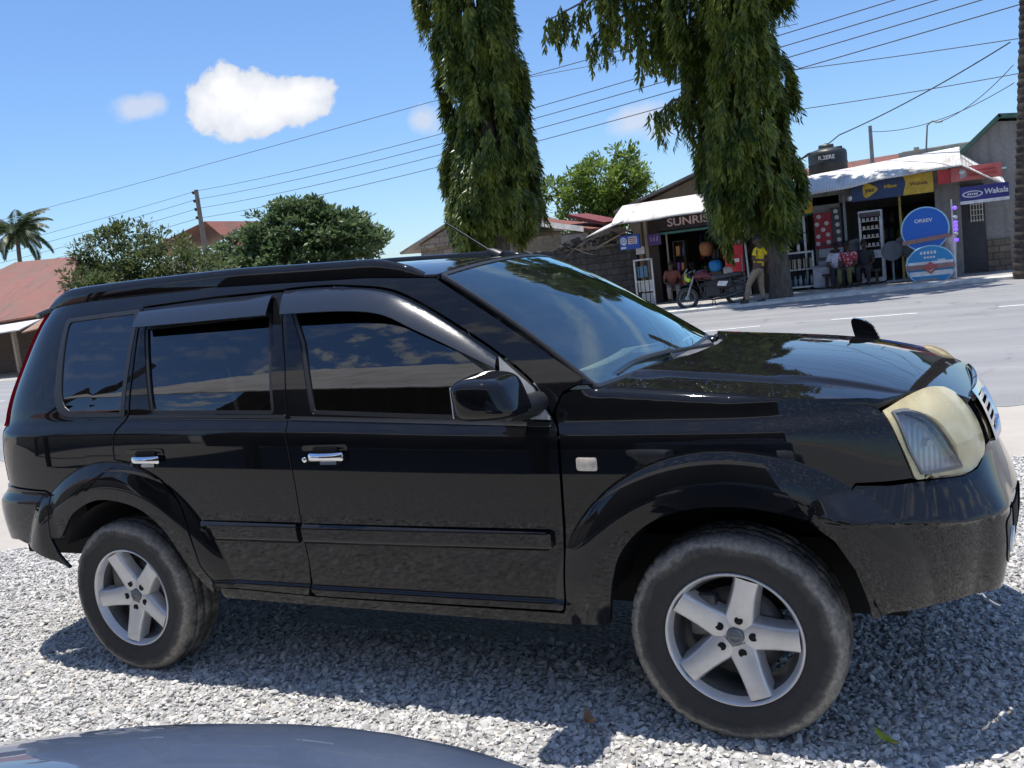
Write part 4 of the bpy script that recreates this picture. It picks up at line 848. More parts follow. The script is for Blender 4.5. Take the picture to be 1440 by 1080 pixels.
# ------------------------------------------------------------------ buildings
def corrugated(name, c1, c2, rust, along='X', metal=.0, rough=.6, bmp=.9):
    """wavy sheet: ribs in the bump and striped into the colour, rust and stains of their own"""
    t = NT(name); w = t.n('ShaderNodeTexWave'); w.bands_direction = along; w.inputs['Scale'].default_value = 4.2; t.l(t.tc.outputs['Object'], w.inputs[0])
    n = t.noise(.9, 6, .65); n2 = t.noise(5, 5)
    c = t.mix(t.ramp(n2, [(.3, 0), (.7, 1)]), c1, c2); c = t.mix(t.ramp(n, [(.46, 0), (.64, .9)]), c, rust); c = t.mix(t.ramp(t.noise(2.2, 6, .7, t.mp((1, .25, .25))), [(.52, 0), (.66, .75)]), c, tuple(k*.62 for k in rust)); c = t.mix(t.math('MULTIPLY', w.outputs[0], .3), c, rust)  # last mix stripes the ribs' light and dark into the colour
    t.set(Base_Color=c, Roughness=rough, Metallic=metal); t.bump(w.outputs[0], bmp, .03); return t.m
redroof = corrugated('red_tin_roof', (.27, .075, .048), (.31, .115, .075), (.20, .11, .075))
whitetin = corrugated('white_painted_sheet', (.72, .71, .69), (.82, .81, .79), (.52, .47, .41), bmp=.3)
greytin = corrugated('grey_tin_roof', (.36, .35, .34), (.44, .43, .41), (.30, .22, .16))
def wallmat(name, c1, c2, stain, block=None, bump=.3):
    t = NT(name); n = t.noise(1.3, 6, .6); n2 = t.noise(12, 4); vs = t.mp((3, 3, .35)); n3 = t.noise(1.5, 5, .6, vs)
    c = t.mix(t.ramp(n2, [(.3, 0), (.7, 1)]), c1, c2); c = t.mix(t.ramp(n3, [(.48, 0), (.75, .7)]), c, stain); c = t.mix(t.ramp(n, [(.5, 0), (.8, .5)]), c, stain)
    h = n2
    if block:
        mp_ = t.mp((1, 1, 1), rot=(rad(90), 0, 0)); b = t.n('ShaderNodeTexBrick'); b.inputs['Scale'].default_value = 1; b.inputs['Brick Width'].default_value = block[0]; b.inputs['Row Height'].default_value = block[1]; b.inputs['Mortar Size'].default_value = .018
        b.inputs['Color1'].default_value = (1, 1, 1, 1); b.inputs['Color2'].default_value = (.62, .62, .62, 1); b.inputs['Mortar'].default_value = (.45, .45, .45, 1); t.l(mp_, b.inputs[0])
        c = t.mix(1.0, c, b.outputs[0], 'MULTIPLY'); h = t.math('ADD', t.math('MULTIPLY', b.outputs[1], -1.0), t.math('MULTIPLY', n2, .4))
    t.set(Base_Color=c, Roughness=.92); t.bump(h, bump, .03); return t.m
greyplaster = wallmat('grey_cement_plaster', (.24, .23, .22), (.31, .30, .285), (.15, .145, .14))
creamplaster = wallmat('cream_plaster', (.48, .42, .33), (.55, .48, .38), (.36, .30, .22))
brownplaster = wallmat('brown_plaster', (.36, .27, .17), (.42, .32, .21), (.28, .21, .14))
darkblock = wallmat('dark_block_wall', (.055, .054, .054), (.10, .098, .096), (.035, .035, .035), (.42, .21), .8)
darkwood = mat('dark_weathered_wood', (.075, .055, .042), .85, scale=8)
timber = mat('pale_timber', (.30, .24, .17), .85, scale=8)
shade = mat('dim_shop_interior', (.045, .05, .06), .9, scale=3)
steelw = mat('white_painted_steel', (.62, .62, .62), .45, scale=10)
steelg = mat('grey_painted_steel', (.24, .26, .28), .5, scale=10)
greenp = mat('green_painted_wood', (.06, .20, .15), .6, scale=8)
def quadslab(m, a, b, c, d, th, mi=0):
    """sheet through four corners with thickness th below it"""
    p = [Vector(k) for k in (a, b, c, d)]; n = (p[1]-p[0]).cross(p[3]-p[0]).normalized()
    if n.z < 0: n = -n
    q = [k-n*th for k in p]; m.add(p+q, [(0, 1, 2, 3), (7, 6, 5, 4), (0, 4, 5, 1), (1, 5, 6, 2), (2, 6, 7, 3), (3, 7, 4, 0)], False, mi)
def wavy_sheet(name, x0, x1, zf0, zf1, yf, zb0, zb1, yb, mt, parent, sag=.03, seed=0):
    """an awning of thin sheet: front edge a little uneven"""
    r = np.random.default_rng(seed); m = MB(); nu, nv = 40, 8; ph = r.uniform(0, 6, 3)
    def f(i, j):
        x = x0+(x1-x0)*i; zf = zf0+(zf1-zf0)*i+sag*(math.sin(9*i+ph[0])+.6*math.sin(21*i+ph[1])); zb = zb0+(zb1-zb0)*i
        return Vector((x, yf+(yb-yf)*j+.02*math.sin(13*i+ph[2])*(1-j), zf+(zb-zf)*(j**.8)))
    m.grid(f, nu, nv); k = len(m.v); m.grid(lambda i, j: f(i, j)-Vector((0, 0, .035)), nu, nv)
    w = nu+1; m.f += [(i, i+1, k+i+1, k+i)[::-1] for i in range(nu)]; m.sm += [False]*nu; m.mi += [0]*nu
    return m.build(name, mt, parent)
# --- kiosk under the broad tree
kio = empty('corner_shop', (-4.9, 24, 0), label='open fronted corner shop with white awning and SUNRISE board over a dark doorway', cat='shop')
kio.location = (0, 0, 0)
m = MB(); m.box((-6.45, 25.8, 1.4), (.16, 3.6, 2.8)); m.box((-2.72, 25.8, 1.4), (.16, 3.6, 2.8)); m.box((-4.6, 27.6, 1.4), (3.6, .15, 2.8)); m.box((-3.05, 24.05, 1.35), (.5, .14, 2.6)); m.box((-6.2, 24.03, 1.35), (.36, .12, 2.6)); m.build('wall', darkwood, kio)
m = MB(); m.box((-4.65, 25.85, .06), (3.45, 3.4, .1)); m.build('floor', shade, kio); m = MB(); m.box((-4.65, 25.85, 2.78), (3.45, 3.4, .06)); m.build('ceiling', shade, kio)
wavy_sheet('awning', -7.1, -2.35, 2.58, 2.60, 22.95, 3.14, 3.20, 24.2, whitetin, kio, .012, 1)
m = MB(); quadslab(m, (-7.9, 22.8, 2.28), (-6.75, 22.9, 2.62), (-6.6, 24.6, 3.0), (-7.9, 24.6, 2.6), .03); m.build('side_awning', whitetin, kio)
m = MB(); m.tube([(-7.75, 23.3, 1.95), (-6.4, 23.6, 2.52)], .03, 6); m.build('awning_strut', timber, kio)
m = MB(); m.box((-4.65, 23.94, 2.40), (2.7, .08, .40)); sb = m.build('signboard', mat('dark_maroon_board', (.035, .018, .02), .6), kio)
SL = mat('pale_pink_lettering', (.72, .55, .50), .6)
text_mesh('lettering', 'SUNRISE', .33, SL, sb, facing(-4.93, 23.893, 2.42), sx=1.18, bold=.006)
text_mesh('lettering', 'SHOP', .10, SL, sb, facing(-4.6, 23.893, 2.255), sx=1.3) if False else None
m = MB(); m.box((-4.65, 23.90, 2.13), (2.75, .12, .07)); m.build('lintel', greenp, kio)
m = MB(); m.box((-6.32, 23.8, 1.3), (.10, .10, 2.5)); m.box((-5.72, 23.9, 1.1), (.05, .05, 2.1)); m.build('post', timber, kio)
# shelves with goods at the back of the dark shop
def goods_shelf(name, label, x0, x1, y, z0, levels, dz, seed, group, bright=.5, backed=True):
    r = np.random.default_rng(seed); root = empty(name, ((x0+x1)/2, y, z0), label=label, cat='shelf', group=group); w = x1-x0
    m = MB()
    for k in range(levels+1): m.box((0, .0, k*dz), (w, .34, .03))
    for s in (-1, 1): m.box((s*(w/2-.02), 0, levels*dz/2), (.04, .36, levels*dz))
    if backed: m.box((0, .19, levels*dz/2), (w, .02, levels*dz))
    m.build('rack', darkwood, root); cols = [(.5, .06, .05), (.55, .42, .08), (.08, .16, .45), (.6, .58, .54), (.08, .3, .14), (.5, .22, .06), (.22, .08, .3), (.12, .35, .5)]
    gm = [mat('packet_%s' % c, tuple(v*bright*1.6 for v in cols[i]), .5) for i, c in enumerate(('red', 'yellow', 'blue', 'white', 'green', 'orange', 'purple', 'cyan'))]
    for k in range(levels):
        x = -w/2+.07
        while x < w/2-.1:
            wd = r.uniform(.05, .14); h = r.uniform(.4, .8)*dz; q = MB()
            if r.random() < .45: q.lathe([(0, h), (wd*.18, h), (wd*.2, h*.8), (wd*.46, h*.65), (wd*.48, 0), (0, 0)], 10, c=(x+wd/2, -.02, k*dz+.016))
            else: q.box((x+wd/2, -.02, k*dz+.016+h/2), (wd*.9, .18, h), bev=.006)
            q.build('packet', gm[r.integers(len(gm))], root); x += wd+r.uniform(0, .05)
goods_shelf('goods_shelf', 'crowded shelf of packets deep inside the dark SUNRISE shop', -5.6, -3.4, 27.2, .15, 4, .5, 41, 'shelves of goods in the shops', .5)
goods_shelf('goods_shelf', 'narrow shelf of bright packets just inside the SUNRISE doorway', -5.68, -5.3, 24.5, .5, 3, .45, 42, 'shelves of goods in the shops', .9)
# --- row of two shops with the blue and yellow boards
row = empty('shop_row', (0, 0, 0), label='low shop row with long white sheet awning, blue and yellow boards and dark open fronts', cat='shop')
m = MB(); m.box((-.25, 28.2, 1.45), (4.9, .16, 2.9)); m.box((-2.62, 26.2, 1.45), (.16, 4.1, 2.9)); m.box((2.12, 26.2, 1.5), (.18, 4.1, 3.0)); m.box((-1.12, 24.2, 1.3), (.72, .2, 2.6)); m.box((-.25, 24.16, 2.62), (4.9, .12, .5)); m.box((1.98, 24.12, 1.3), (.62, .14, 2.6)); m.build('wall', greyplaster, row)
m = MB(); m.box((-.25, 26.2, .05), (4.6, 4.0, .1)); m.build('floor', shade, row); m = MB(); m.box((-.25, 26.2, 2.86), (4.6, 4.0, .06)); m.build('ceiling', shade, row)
wavy_sheet('awning', -2.45, 2.33, 2.62, 2.92, 22.95, 3.20, 3.44, 24.3, whitetin, row, .022, 2)
m = MB(); quadslab(m, (2.33, 22.95, 2.90), (3.35, 23.3, 2.25), (3.3, 24.2, 2.5), (2.2, 24.3, 3.40), .03); m.build('awning_return', whitetin, row)
m = MB(); quadslab(m, (-2.5, 24.3, 3.20), (2.3, 24.3, 3.42), (2.3, 28.4, 3.55), (-2.5, 28.4, 3.35), .05); m.build('roof', greytin, row)
m = MB(); m.box((-1.72, 23.9, 1.3), (.06, .06, 2.5)); m.build('door_post', steelw, row); m = MB(); m.box((-.62, 23.95, 1.3), (.07, .07, 2.5)); m.build('door_post', steelg, row); m = MB(); m.box((.80, 24.0, 1.2), (.06, .06, 2.3)); m.build('door_post', mat('yellow_painted_post', (.45, .36, .08), .6), row)
m = MB(); m.box((-2.0, 23.95, 2.17), (1.0, .10, .06)); m.build('lintel', greenp, row)
NAVY = mat('navy_board', (.018, .045, .13), .45, scale=5); YEL = mat('yellow_board', (.62, .40, .03), .45, scale=5); WHT = mat('white_lettering', (.75, .75, .75), .5); REDB = mat('red_board', (.50, .03, .035), .45, scale=5); INK = mat('dark_ink', (.02, .02, .025), .6)
def mobile_board(label, x0, x1, z, h, y, split, big):
    root = empty('shop_sign', ((x0+x1)/2, y, z), label=label, cat='sign', group='boards over the shop fronts'); w = x1-x0; xs = -w/2+w*split
    m = MB(); m.box((0, .03, 0), (w, .05, h)); m.build('board', NAVY, root)
    # yellow end with a curved edge
    ol = [(xs, -h/2+.0), (w/2+.004, -h/2), (w/2+.004, h/2)]+[(xs+.02*w+.06*w*math.sin(math.pi*t)*(1-t)-.0*t, h/2-h*t) for t in np.linspace(0, 1, 8)]
    m = MB(); m.prism(ol, .012, Matrix.Rotation(rad(90), 3, 'X'), (0, .003, 0)); m.build('yellow_panel', YEL, root)
    c = -w/2+w*.24; s = h*.36
    ol = crv([(c-s*.95, s*.55), (c-s*.6, s*1.0), (c+s*.2, s*.72), (c+s*1.05, 0), (c+s*.2, -s*.72), (c-s*.6, -s*1.05), (c-s*.95, -s*.5), (c-s*.95, s*.55)], 5)[:-1]
    m = MB(); m.prism(ol, .012, Matrix.Rotation(rad(90), 3, 'X'), (0, .003, 0)); lz = m.build('emblem', YEL, root)
    text_mesh('lettering', 'yas', h*.30, INK, lz, facing(c-s*.05, -.012, 0), sx=1.15, bold=.004)
    text_mesh('lettering', 'Mixx', h*.24, YEL if big else WHT, root, facing(-w/2+w*(.24+.5*(split-.24)+.06), -.002, h*.06), sx=1.25, bold=.006)
    text_mesh('lettering', 'Wakala', h*(.25 if big else .20), mat('brown_lettering', (.20, .11, .02), .6), root, facing((xs+w/2)/2+.02*w, -.012, h*.02), sx=1.1, bold=.004)
    return root
mobile_board('smaller blue and yellow board over the left shop, half hidden by the broad tree', -2.42, -1.40, 2.36, .36, 23.45, .62, False)
mobile_board('larger blue and yellow board with the word Wakala in the middle of the shop row', -.37, 1.66, 2.58, .52, 23.35, .62, True)
def red_board():
    root = empty('shop_sign', (2.35, 23.2, 2.66), rz=.0, label='red and pink board with a round emblem at the awning corner', cat='sign', group='boards over the shop fronts')
    m = MB(); m.box((-.42, .03, .0), (.30, .05, .36)); m.build('red_panel', REDB, root)
    m = MB(); m.box((.32, .06, .01), (1.18, .05, .36), rz=.12); pk = m.build('board', mat('faded_pink_red_board', (.56, .14, .12), .5, scale=4), root)
    m = MB(); m.prism([(.13*math.cos(a), .13*math.sin(a)) for a in np.linspace(0, 2*math.pi, 20, endpoint=False)], .02, Matrix.Rotation(rad(90), 3, 'X'), (-.02, .01, .02)); e = m.build('emblem', mat('grey_emblem', (.40, .36, .36), .5), pk)
    m = MB(); m.prism([(.07*math.cos(a), .05*math.sin(a)) for a in np.linspace(0, 2*math.pi, 16, endpoint=False)], .01, Matrix.Rotation(rad(90), 3, 'X'), (0, -.012, .05)); m.build('emblem_mark', WHT, e)
    for zz, w in ((.06, .56), (-.05, .62)):
        m = MB(); m.box((.48, .028, zz), (w, .02, .035), rz=.12); m.build('stripe', mat('dull_red_stripe', (.42, .06, .06), .5), pk)
red_board()
def blue_board():
    root = empty('shop_sign', (2.83, 23.15, 2.13), rz=.10, label='dark blue board with white oval emblem and the word Wakala on the grey house', cat='sign', group='boards over the shop fronts')
    m = MB(); m.box((0, .04, .02), (1.12, .06, .36)); m.build('board', mat('violet_blue_board', (.035, .035, .20), .45), root); m = MB(); m.box((0, .035, -.20), (1.12, .07, .08)); m.build('white_edge', WHT, root)
    m = MB(); o = [(.24*math.cos(a), .085*math.sin(a)) for a in np.linspace(0, 2*math.pi, 24, endpoint=False)]; i_ = [(.205*math.cos(a)-.0, .060*math.sin(a)) for a in np.linspace(0, 2*math.pi, 24, endpoint=False)]
    for k in range(24):
        j = (k+1) % 24; m.add([(o[k][0]-.27, 0, o[k][1]), (o[j][0]-.27, 0, o[j][1]), (i_[j][0]-.27, 0, i_[j][1]), (i_[k][0]-.27, 0, i_[k][1])], [(0, 1, 2, 3)])
    e = m.build('emblem', WHT, root); text_mesh('lettering', 'halo', .085, WHT, e, facing(-.27, .003, 0), sx=1.4) if False else None
    m = MB()
    for k in range(5): m.box((-.37+k*.05, .004, 0), (.032, .006, .05))
    m.build('emblem_mark', WHT, e)
    text_mesh('lettering', 'Wakala', .19, WHT, root, facing(.27, .004, .02), sx=.95, shear=.1, bold=.004)
blue_board()
goods_shelf('goods_shelf', 'tall shelf of packets at the back of the shop behind the blue discs', -.3, 1.7, 27.9, .15, 4, .5, 43, 'shelves of goods in the shops', .45)
goods_shelf('goods_shelf', 'shelf of pale packets behind the barred display cabinet', -2.45, -1.75, 25.2, .9, 3, .42, 44, 'shelves of goods in the shops', .5)
# --- grey gabled house at the right
gh = empty('gabled_house', (0, 0, 0), label='grey plastered house with green edged gable roof beyond the shop row', cat='house')
m = MB(); ga = [(2.28, 0), (3.95, 0), (3.95, 3.85), (3.25, 3.95), (2.28, 3.12)]
m.prism(ga, 7.0, Matrix.Rotation(rad(90), 3, 'X'), (0, 31.4, 0)); m.build('wall', greyplaster, gh)
m = MB(); quadslab(m, (2.12, 24.1, 3.12), (3.28, 24.1, 4.12), (3.28, 31.6, 4.12), (2.12, 31.6, 3.12), .10); quadslab(m, (3.28, 24.1, 4.12), (4.6, 24.1, 3.95), (4.6, 31.6, 3.95), (3.28, 31.6, 4.12), .10); m.build('roof', mat('green_roof_edge', (.07, .16, .12), .6), gh)
m = MB(); m.box((2.55, 24.35, 1.25), (.62, .1, 2.3)); m.build('door', mat('dark_grey_door', (.05, .05, .055), .6), gh)
m = MB()
for k in range(5): m.box((2.52+k*.07, 24.26, 1.72), (.022, .02, .62))
for k in range(5): m.box((2.66, 24.262, 1.45+k*.14), (.32, .02, .022))
m.build('window_grille', mat('cream_grille', (.62, .57, .48), .6), gh)
m = MB(); m.box((3.15, 24.37, .45), (.55, .06, .9)); m.build('base_course', wallmat('rough_stone_base', (.22, .17, .13), (.30, .24, .18), (.15, .12, .1), (.3, .18), .7), gh)
m = MB(); m.box((3.1, 24.2, 2.72), (.6, .3, .04)); m.build('ledge', mat('pale_cyan_ledge', (.45, .68, .70), .6), gh)
# far buildings just showing over the row
def slab_house(name, label, walls, wallm, roofs, roofm, extra=()):
    root = empty(name, (0, 0, 0), label=label, cat='house'); m = MB()
    for c, d in walls: m.box(c, d)
    m.build('wall', wallm, root)
    for q in roofs: m = MB(); quadslab(m, *q, .08); m.build('roof', roofm, root)
    for nm, mt, mk in extra: m = MB(); mk(m); m.build(nm, mt, root)
    return root
slab_house('brown_house', 'brown gabled house rising behind the SUNRISE awning', [((-6.0, 31, 1.7), (4.6, 5, 3.4))], brownplaster, [((-8.7, 28.0, 3.22), (-5.3, 28.0, 4.25), (-5.3, 34, 4.25), (-8.7, 34, 3.22)), ((-5.3, 28.0, 4.25), (-2.2, 28.0, 3.3), (-2.2, 34, 3.3), (-5.3, 34, 4.25))], greytin,
    [('gable', brownplaster, lambda m: m.prism([(-8.2, 3.2), (-2.5, 3.2), (-5.3, 4.12)], .12, Matrix.Rotation(rad(90), 3, 'X'), (0, 28.5, 0))), ('fascia', mat('cream_fascia', (.60, .54, .42), .7), lambda m: m.box((-5.6, 28.3, 3.28), (4.6, .1, .16)))])
slab_house('red_roofed_house', 'low house with a pale red roof behind the black water tank', [((-1.2, 35, 1.6), (6, 4, 3.2))], creamplaster, [((-4.5, 32.6, 3.3), (.6, 32.6, 3.45), (.6, 35.2, 4.25), (-4.5, 35.2, 4.15)), ((-4.5, 35.2, 4.15), (.6, 35.2, 4.25), (.6, 37.8, 3.5), (-4.5, 37.8, 3.3))], redroof)
slab_house('flat_roofed_building', 'cream flat roofed building with parapet behind the lamp post', [((2.3, 32, 1.9), (3.4, 4, 4.0)), ((1.15, 29.95, 3.86), (.16, .1, .28))], mat('pale_cream_wall', (.72, .62, .48), .8, scale=3), [((.7, 30.1, 3.93), (3.9, 30.1, 3.95), (3.9, 33.9, 3.95), (.7, 33.9, 3.93))], conc)
# --- grey block wall and the shacks behind it
bw = empty('block_wall', (0, 0, 0), label='dark grey rough block wall beside the SUNRISE shop', cat='wall')
r = np.random.default_rng(5); m = MB(); xs = np.linspace(-12.5, -6.75, 40); top = 2.0+r.normal(0, .045, 40)+.08*np.sin(xs*1.7)
ol = [(-12.5, 0), (-6.75, 0)]+[(x, z) for x, z in zip(xs[::-1], top[::-1])]; m.prism(ol, .25, Matrix.Rotation(rad(90), 3, 'X'), (0, 24.3, 0)); m.build('wall', darkblock, bw)
m = MB(); rr = np.random.default_rng(9)
for k in range(60):
    x = rr.uniform(-9.4, -6.9); bm_ = Matrix.Rotation(rr.uniform(-.5, .5), 3, 'Y') @ Matrix.Rotation(rr.uniform(0, 3), 3, 'Z'); m.box((x, 24.17+rr.uniform(-.12, .12), 2.05+rr.uniform(0, .28)*min(1, (x+9.6))), (rr.uniform(.15, .4), .14, rr.uniform(.05, .12)), M=bm_)
tag(m.build('rubble', mat('dark_rubble', (.07, .068, .066), .95, scale=6), bw), kind='stuff')
m = MB(); m.tube(crv([(-9.0, 24.0, 2.1), (-8.0, 23.9, 1.75), (-7.4, 23.9, 2.3)], 6), .012, 4); m.tube(crv([(-9.3, 24.0, 1.6), (-8.3, 23.9, 2.2), (-7.0, 24.0, 2.35)], 6), .012, 4); tag(m.build('dead_vine', bark), 'thin dead vine trailing along the top of the dark block wall', 'vine')
slab_house('timber_shack', 'weathered plank shack with a pale panel and red roof behind the block wall', [((-10.0, 27.3, 1.3), (3.0, 2.4, 2.6))], timber, [((-11.9, 25.8, 3.30), (-8.75, 25.8, 2.62), (-8.75, 28.6, 2.72), (-11.9, 28.6, 3.4))], redroof,
    [('fascia', mat('white_fascia', (.72, .68, .62), .6), lambda m: quadslab(m, (-11.9, 25.74, 3.24), (-9.05, 25.74, 2.56), (-9.05, 25.79, 2.74), (-11.9, 25.79, 3.42), .03)), ('panel', mat('pale_wall_panel', (.42, .39, .35), .8), lambda m: m.box((-9.5, 26.05, 2.32), (1.0, .06, .42))), ('ridge_tile', mat('maroon_ridge', (.20, .04, .035), .6), lambda m: quadslab(m, (-9.9, 26.6, 3.25), (-8.6, 26.6, 2.82), (-8.6, 28.6, 2.9), (-9.9, 28.6, 3.3), .1))])
slab_house('low_gable_house', 'grey brown gabled house partly hidden by the lone weeping tree', [((-14.2, 29.2, 1.5), (4.2, 4, 3.0))], wallmat('grey_brown_block', (.26, .22, .18), (.34, .29, .24), (.2, .17, .14), (.45, .24), .5), [((-17.0, 26.8, 2.72), (-13.7, 26.8, 4.02), (-13.7, 31.5, 4.02), (-17.0, 31.5, 2.72)), ((-13.7, 26.8, 4.02), (-11.2, 26.8, 2.9), (-11.2, 31.5, 2.9), (-13.7, 31.5, 4.02))], greytin,
    [('gable', wallmat('grey_gable_block', (.28, .24, .20), (.35, .30, .25), (.2, .17, .14), (.45, .24), .5), lambda m: m.prism([(-16.5, 2.75), (-11.6, 2.75), (-13.7, 3.88)], .1, Matrix.Rotation(rad(90), 3, 'X'), (0, 27.1, 0)))])
# --- red roofed shop house at the far left
lh = empty('roadside_house', (0, 0, 0), label='old house with rusty red tin roof and dark open front at the far left', cat='house')
m = MB(); m.prism([(-34, 18.9), (-25.6, 18.6), (-29.5, 23.2), (-36, 24)], 2.0, c=(0, 0, 0)); m.build('wall', wallmat('dim_brown_wall', (.14, .10, .08), (.2, .15, .12), (.1, .07, .06)), lh)
HR = [(-36.0, 16.6, 1.55), (-24.35, 17.5, 1.95), (-28.0, 21.5, 4.0), (-31.6, 21.5, 4.15), (-34.2, 26.5, 2.2), (-39, 24, 1.9)]
m = MB(); quadslab(m, HR[0], HR[1], HR[2], HR[3], .07); quadslab(m, HR[2], HR[1], (-31.0, 26.0, 2.2), HR[3], .06); quadslab(m, HR[3], HR[4], HR[5], HR[0], .06); m.build('roof', redroof, lh)
m = MB(); quadslab(m, (-33.5, 15.6, 1.28), (-24.9, 16.2, 1.50), (-25.4, 17.5, 1.78), (-33.5, 17.0, 1.6), .04); m.build('pale_awning', whitetin, lh)
m = MB(); quadslab(m, (-24.8, 16.2, 1.40), (-22.9, 16.7, 1.62), (-23.9, 18.0, 2.0), (-25.3, 17.5, 1.8), .04); m.build('rusty_awning', corrugated('rusty_sheet', (.34, .19, .12), (.40, .25, .17), (.24, .12, .07)), lh)
for x, y in ((-28.2, 16.2), (-25.6, 16.5), (-23.9, 17.2)): m = MB(); m.box((x, y, .72), (.12, .12, 1.5)); m.build('awning_post', timber, lh)
for x, y in ((-26.3, 17.6), (-24.9, 17.9)): m = MB(); m.box((x, y, .45), (.9, .5, .8)); m.build('counter', darkwood, lh)
slab_house('far_red_house', 'distant house with a bright red gable roof behind the utility pole', [((-52, 55, 2.5), (8, 6, 6))], creamplaster, [((-58, 51.5, 6.2), (-49.5, 51.5, 8.0), (-49.5, 58, 8.0), (-58, 58, 6.2)), ((-49.5, 51.5, 8.0), (-46.5, 51.5, 5.4), (-46.5, 58, 5.4), (-49.5, 58, 8.0))], redroof)
# ------------------------------------------------------------------ what stands behind the camera and shows in the windows
sh = empty('roadside_shed', (0, 0, 0), label='long shed with a pale corrugated roof across the gravel, mirrored in the side windows', cat='shed')
m = MB(); quadslab(m, (-9.5, -5.9, 4.2), (2.5, -5.9, 4.3), (2.5, -9.6, 8.2), (-9.5, -9.6, 8.0), .05); m.build('roof', corrugated('pale_tin_roof', (.68, .65, .60), (.76, .73, .68), (.50, .42, .34)), sh)
m = MB(); m.box((-3.5, -9.8, 4.0), (12.4, .2, 7.9)); m.build('wall', darkwood, sh)
for x in (-9.2, -5.4, -1.6, 2.2): m = MB(); m.box((x, -6.2, 1.9), (.14, .14, 3.8)); m.build('post', darkwood, sh)
slab_house('back_house', 'red roofed house beyond the shed, mirrored in the rear quarter window', [((-19, -11, 1.4), (10, 5, 2.8))], creamplaster, [((-24.5, -8.2, 2.7), (-13.5, -8.2, 2.7), (-13.5, -11, 4.6), (-24.5, -11, 4.6)), ((-24.5, -11, 4.6), (-13.5, -11, 4.6), (-13.5, -14, 2.7), (-24.5, -14, 2.7))], redroof)
pb = MB(); pb.tube([(-13.0, -8.0, 0), (-12.3, -8.0, 4.4), (-11.6, -8.0, 7.6)], [.15, .13, .10], 10); tag(pb.build('leaning_pole', bark), 'leaning timber pole mirrored in the rear quarter window', 'pole')
# --- grey blue car whose hood shows at the bottom of the frame
SC = empty('grey_car', (1.27, -5.305, 0), rz=rad(93), label='dusty grey blue car whose rounded hood shows at the bottom edge of the picture', cat='car')
spaint = paint('grey_blue_paint', (.045, .068, .12), .13, .3, (.36, .36, .37), .02)
def sed(x):
    """half width, sill, belt, hood or boot top at x along the car"""
    w = float(pchip([-2.25, -2.0, -1.2, 0, 1.3, 2.0], [.55, .74, .80, .81, .81, .80])(x))*(1-max(0, (x-2.19)/.605)**2)**.5; top = float(pchip([-2.25, -2.1, -1.5, -1.0, .7, 1.1, 1.9, 2.35, 2.6, 2.79], [.72, .93, .99, .97, .99, .995, .97, .945, .925, .895])(x)); return w, top
m = MB(); xs = list(np.linspace(-2.25, 2.14, 40))+list(2.19+.6048*np.sin(np.linspace(.02, 1.5705, 32))); nn = 15; V = []
for x in xs:
    w, t_ = sed(x); c_ = min(1, w/.7)
    prof = [(w*.86, .24), (w*.97, .32), (w, .5), (w*1.0, .66), (w*.99, t_-.12), (w*.985, t_-.05), (w*.955, t_-.012-.008*(1-c_)), (w*.75, t_-.012+.024*c_), (w*.4, t_-.012+.044*c_), (0, t_-.012+.050*c_)]
    V += [(x, y, z) for y, z in prof]+[(x, -y, z) for y, z in prof[-2::-1]]
k = 19; F = [(i*k+j, i*k+j+1, (i+1)*k+j+1, (i+1)*k+j)[::-1] for i in range(71) for j in range(k-1)]; m.add(V, F, True); m.add(V[:k], [tuple(range(k))]); m.add(V[-k:], [tuple(range(k))[::-1]])
m.build('body', spaint, SC)
def cab(x):
    return float(pchip([-1.75, -1.1, -.5, .1, .5, 1.15], [1.0, 1.36, 1.43, 1.42, 1.33, 1.0])(x))
m = MB(); V = []; xs = np.linspace(-1.72, 1.12, 40)
for x in xs:
    zt = cab(x); b = .965; h = max(zt-b, .005); V += [(x, s*y, z) for s, y, z in [(1, .80, b), (1, .80-.20*h/.46, b+h*.82), (1, .76-.22*h/.46, b+h*.95), (1, .36, zt), (-1, .36, zt), (-1, .76-.22*h/.46, b+h*.95), (-1, .80-.20*h/.46, b+h*.82), (-1, .80, b)]]
F = [(i*8+j, i*8+j+1, (i+1)*8+j+1, (i+1)*8+j)[::-1] for i in range(39) for j in range(7)]; m.add(V, F, True); m.build('roof', spaint, SC)
for s in (-1, 1):
    for xa, xb in ((-1.25, -.38), (-.30, .72)):
        m = MB()
        def gw(i, j, xa=xa, xb=xb, s=s):
            x = xa+(xb-xa)*i; h = max(cab(x)-.965, .02); q = .06+.72*j; return Vector((x, s*(.808-.20*h*q/.82/.46), .965+h*q))
        m.grid(gw, 14, 5); m.build('window', M['tint'], SC)
m = MB(); m.grid(lambda i, j: Vector((1.10-.58*j-.02, (-.66+1.32*i)*(1-.12*j), .985+.36*j+.012)), 8, 6); m.build('windshield', M['tint'], SC)
for cx in (1.72, -1.30):
    for s in (-1, 1):
        m = MB(); Ry = Matrix.Rotation(rad(90), 3, 'X'); m.lathe([(.19, .10), (.25, .11), (.30, .095), (.31, .06), (.31, -.06), (.25, -.1)], 40, Ry); t_ = m.build('wheel', M['rubber'], SC, loc=(cx, s*.765, .308))
        m = MB(); m.lathe([(0, .105), (.05, .11), (.18, .112), (.20, .10), (.2, .06)], 32, Ry); m.build('rim', M['alloydark'], t_)
        if s > 0: t_.rotation_euler = (0, 0, math.pi)
        m = MB(); m.lathe([(.325, .104), (.325, .0)], 40, Ry, c=(cx, s*.765, .32)); m.lathe([(.0, .0999), (.345, .0999)], 40, Ry, c=(cx, s*.765-(.0 if s < 0 else .2), .32)) if False else None; m.build('arch', M['dark'], SC)
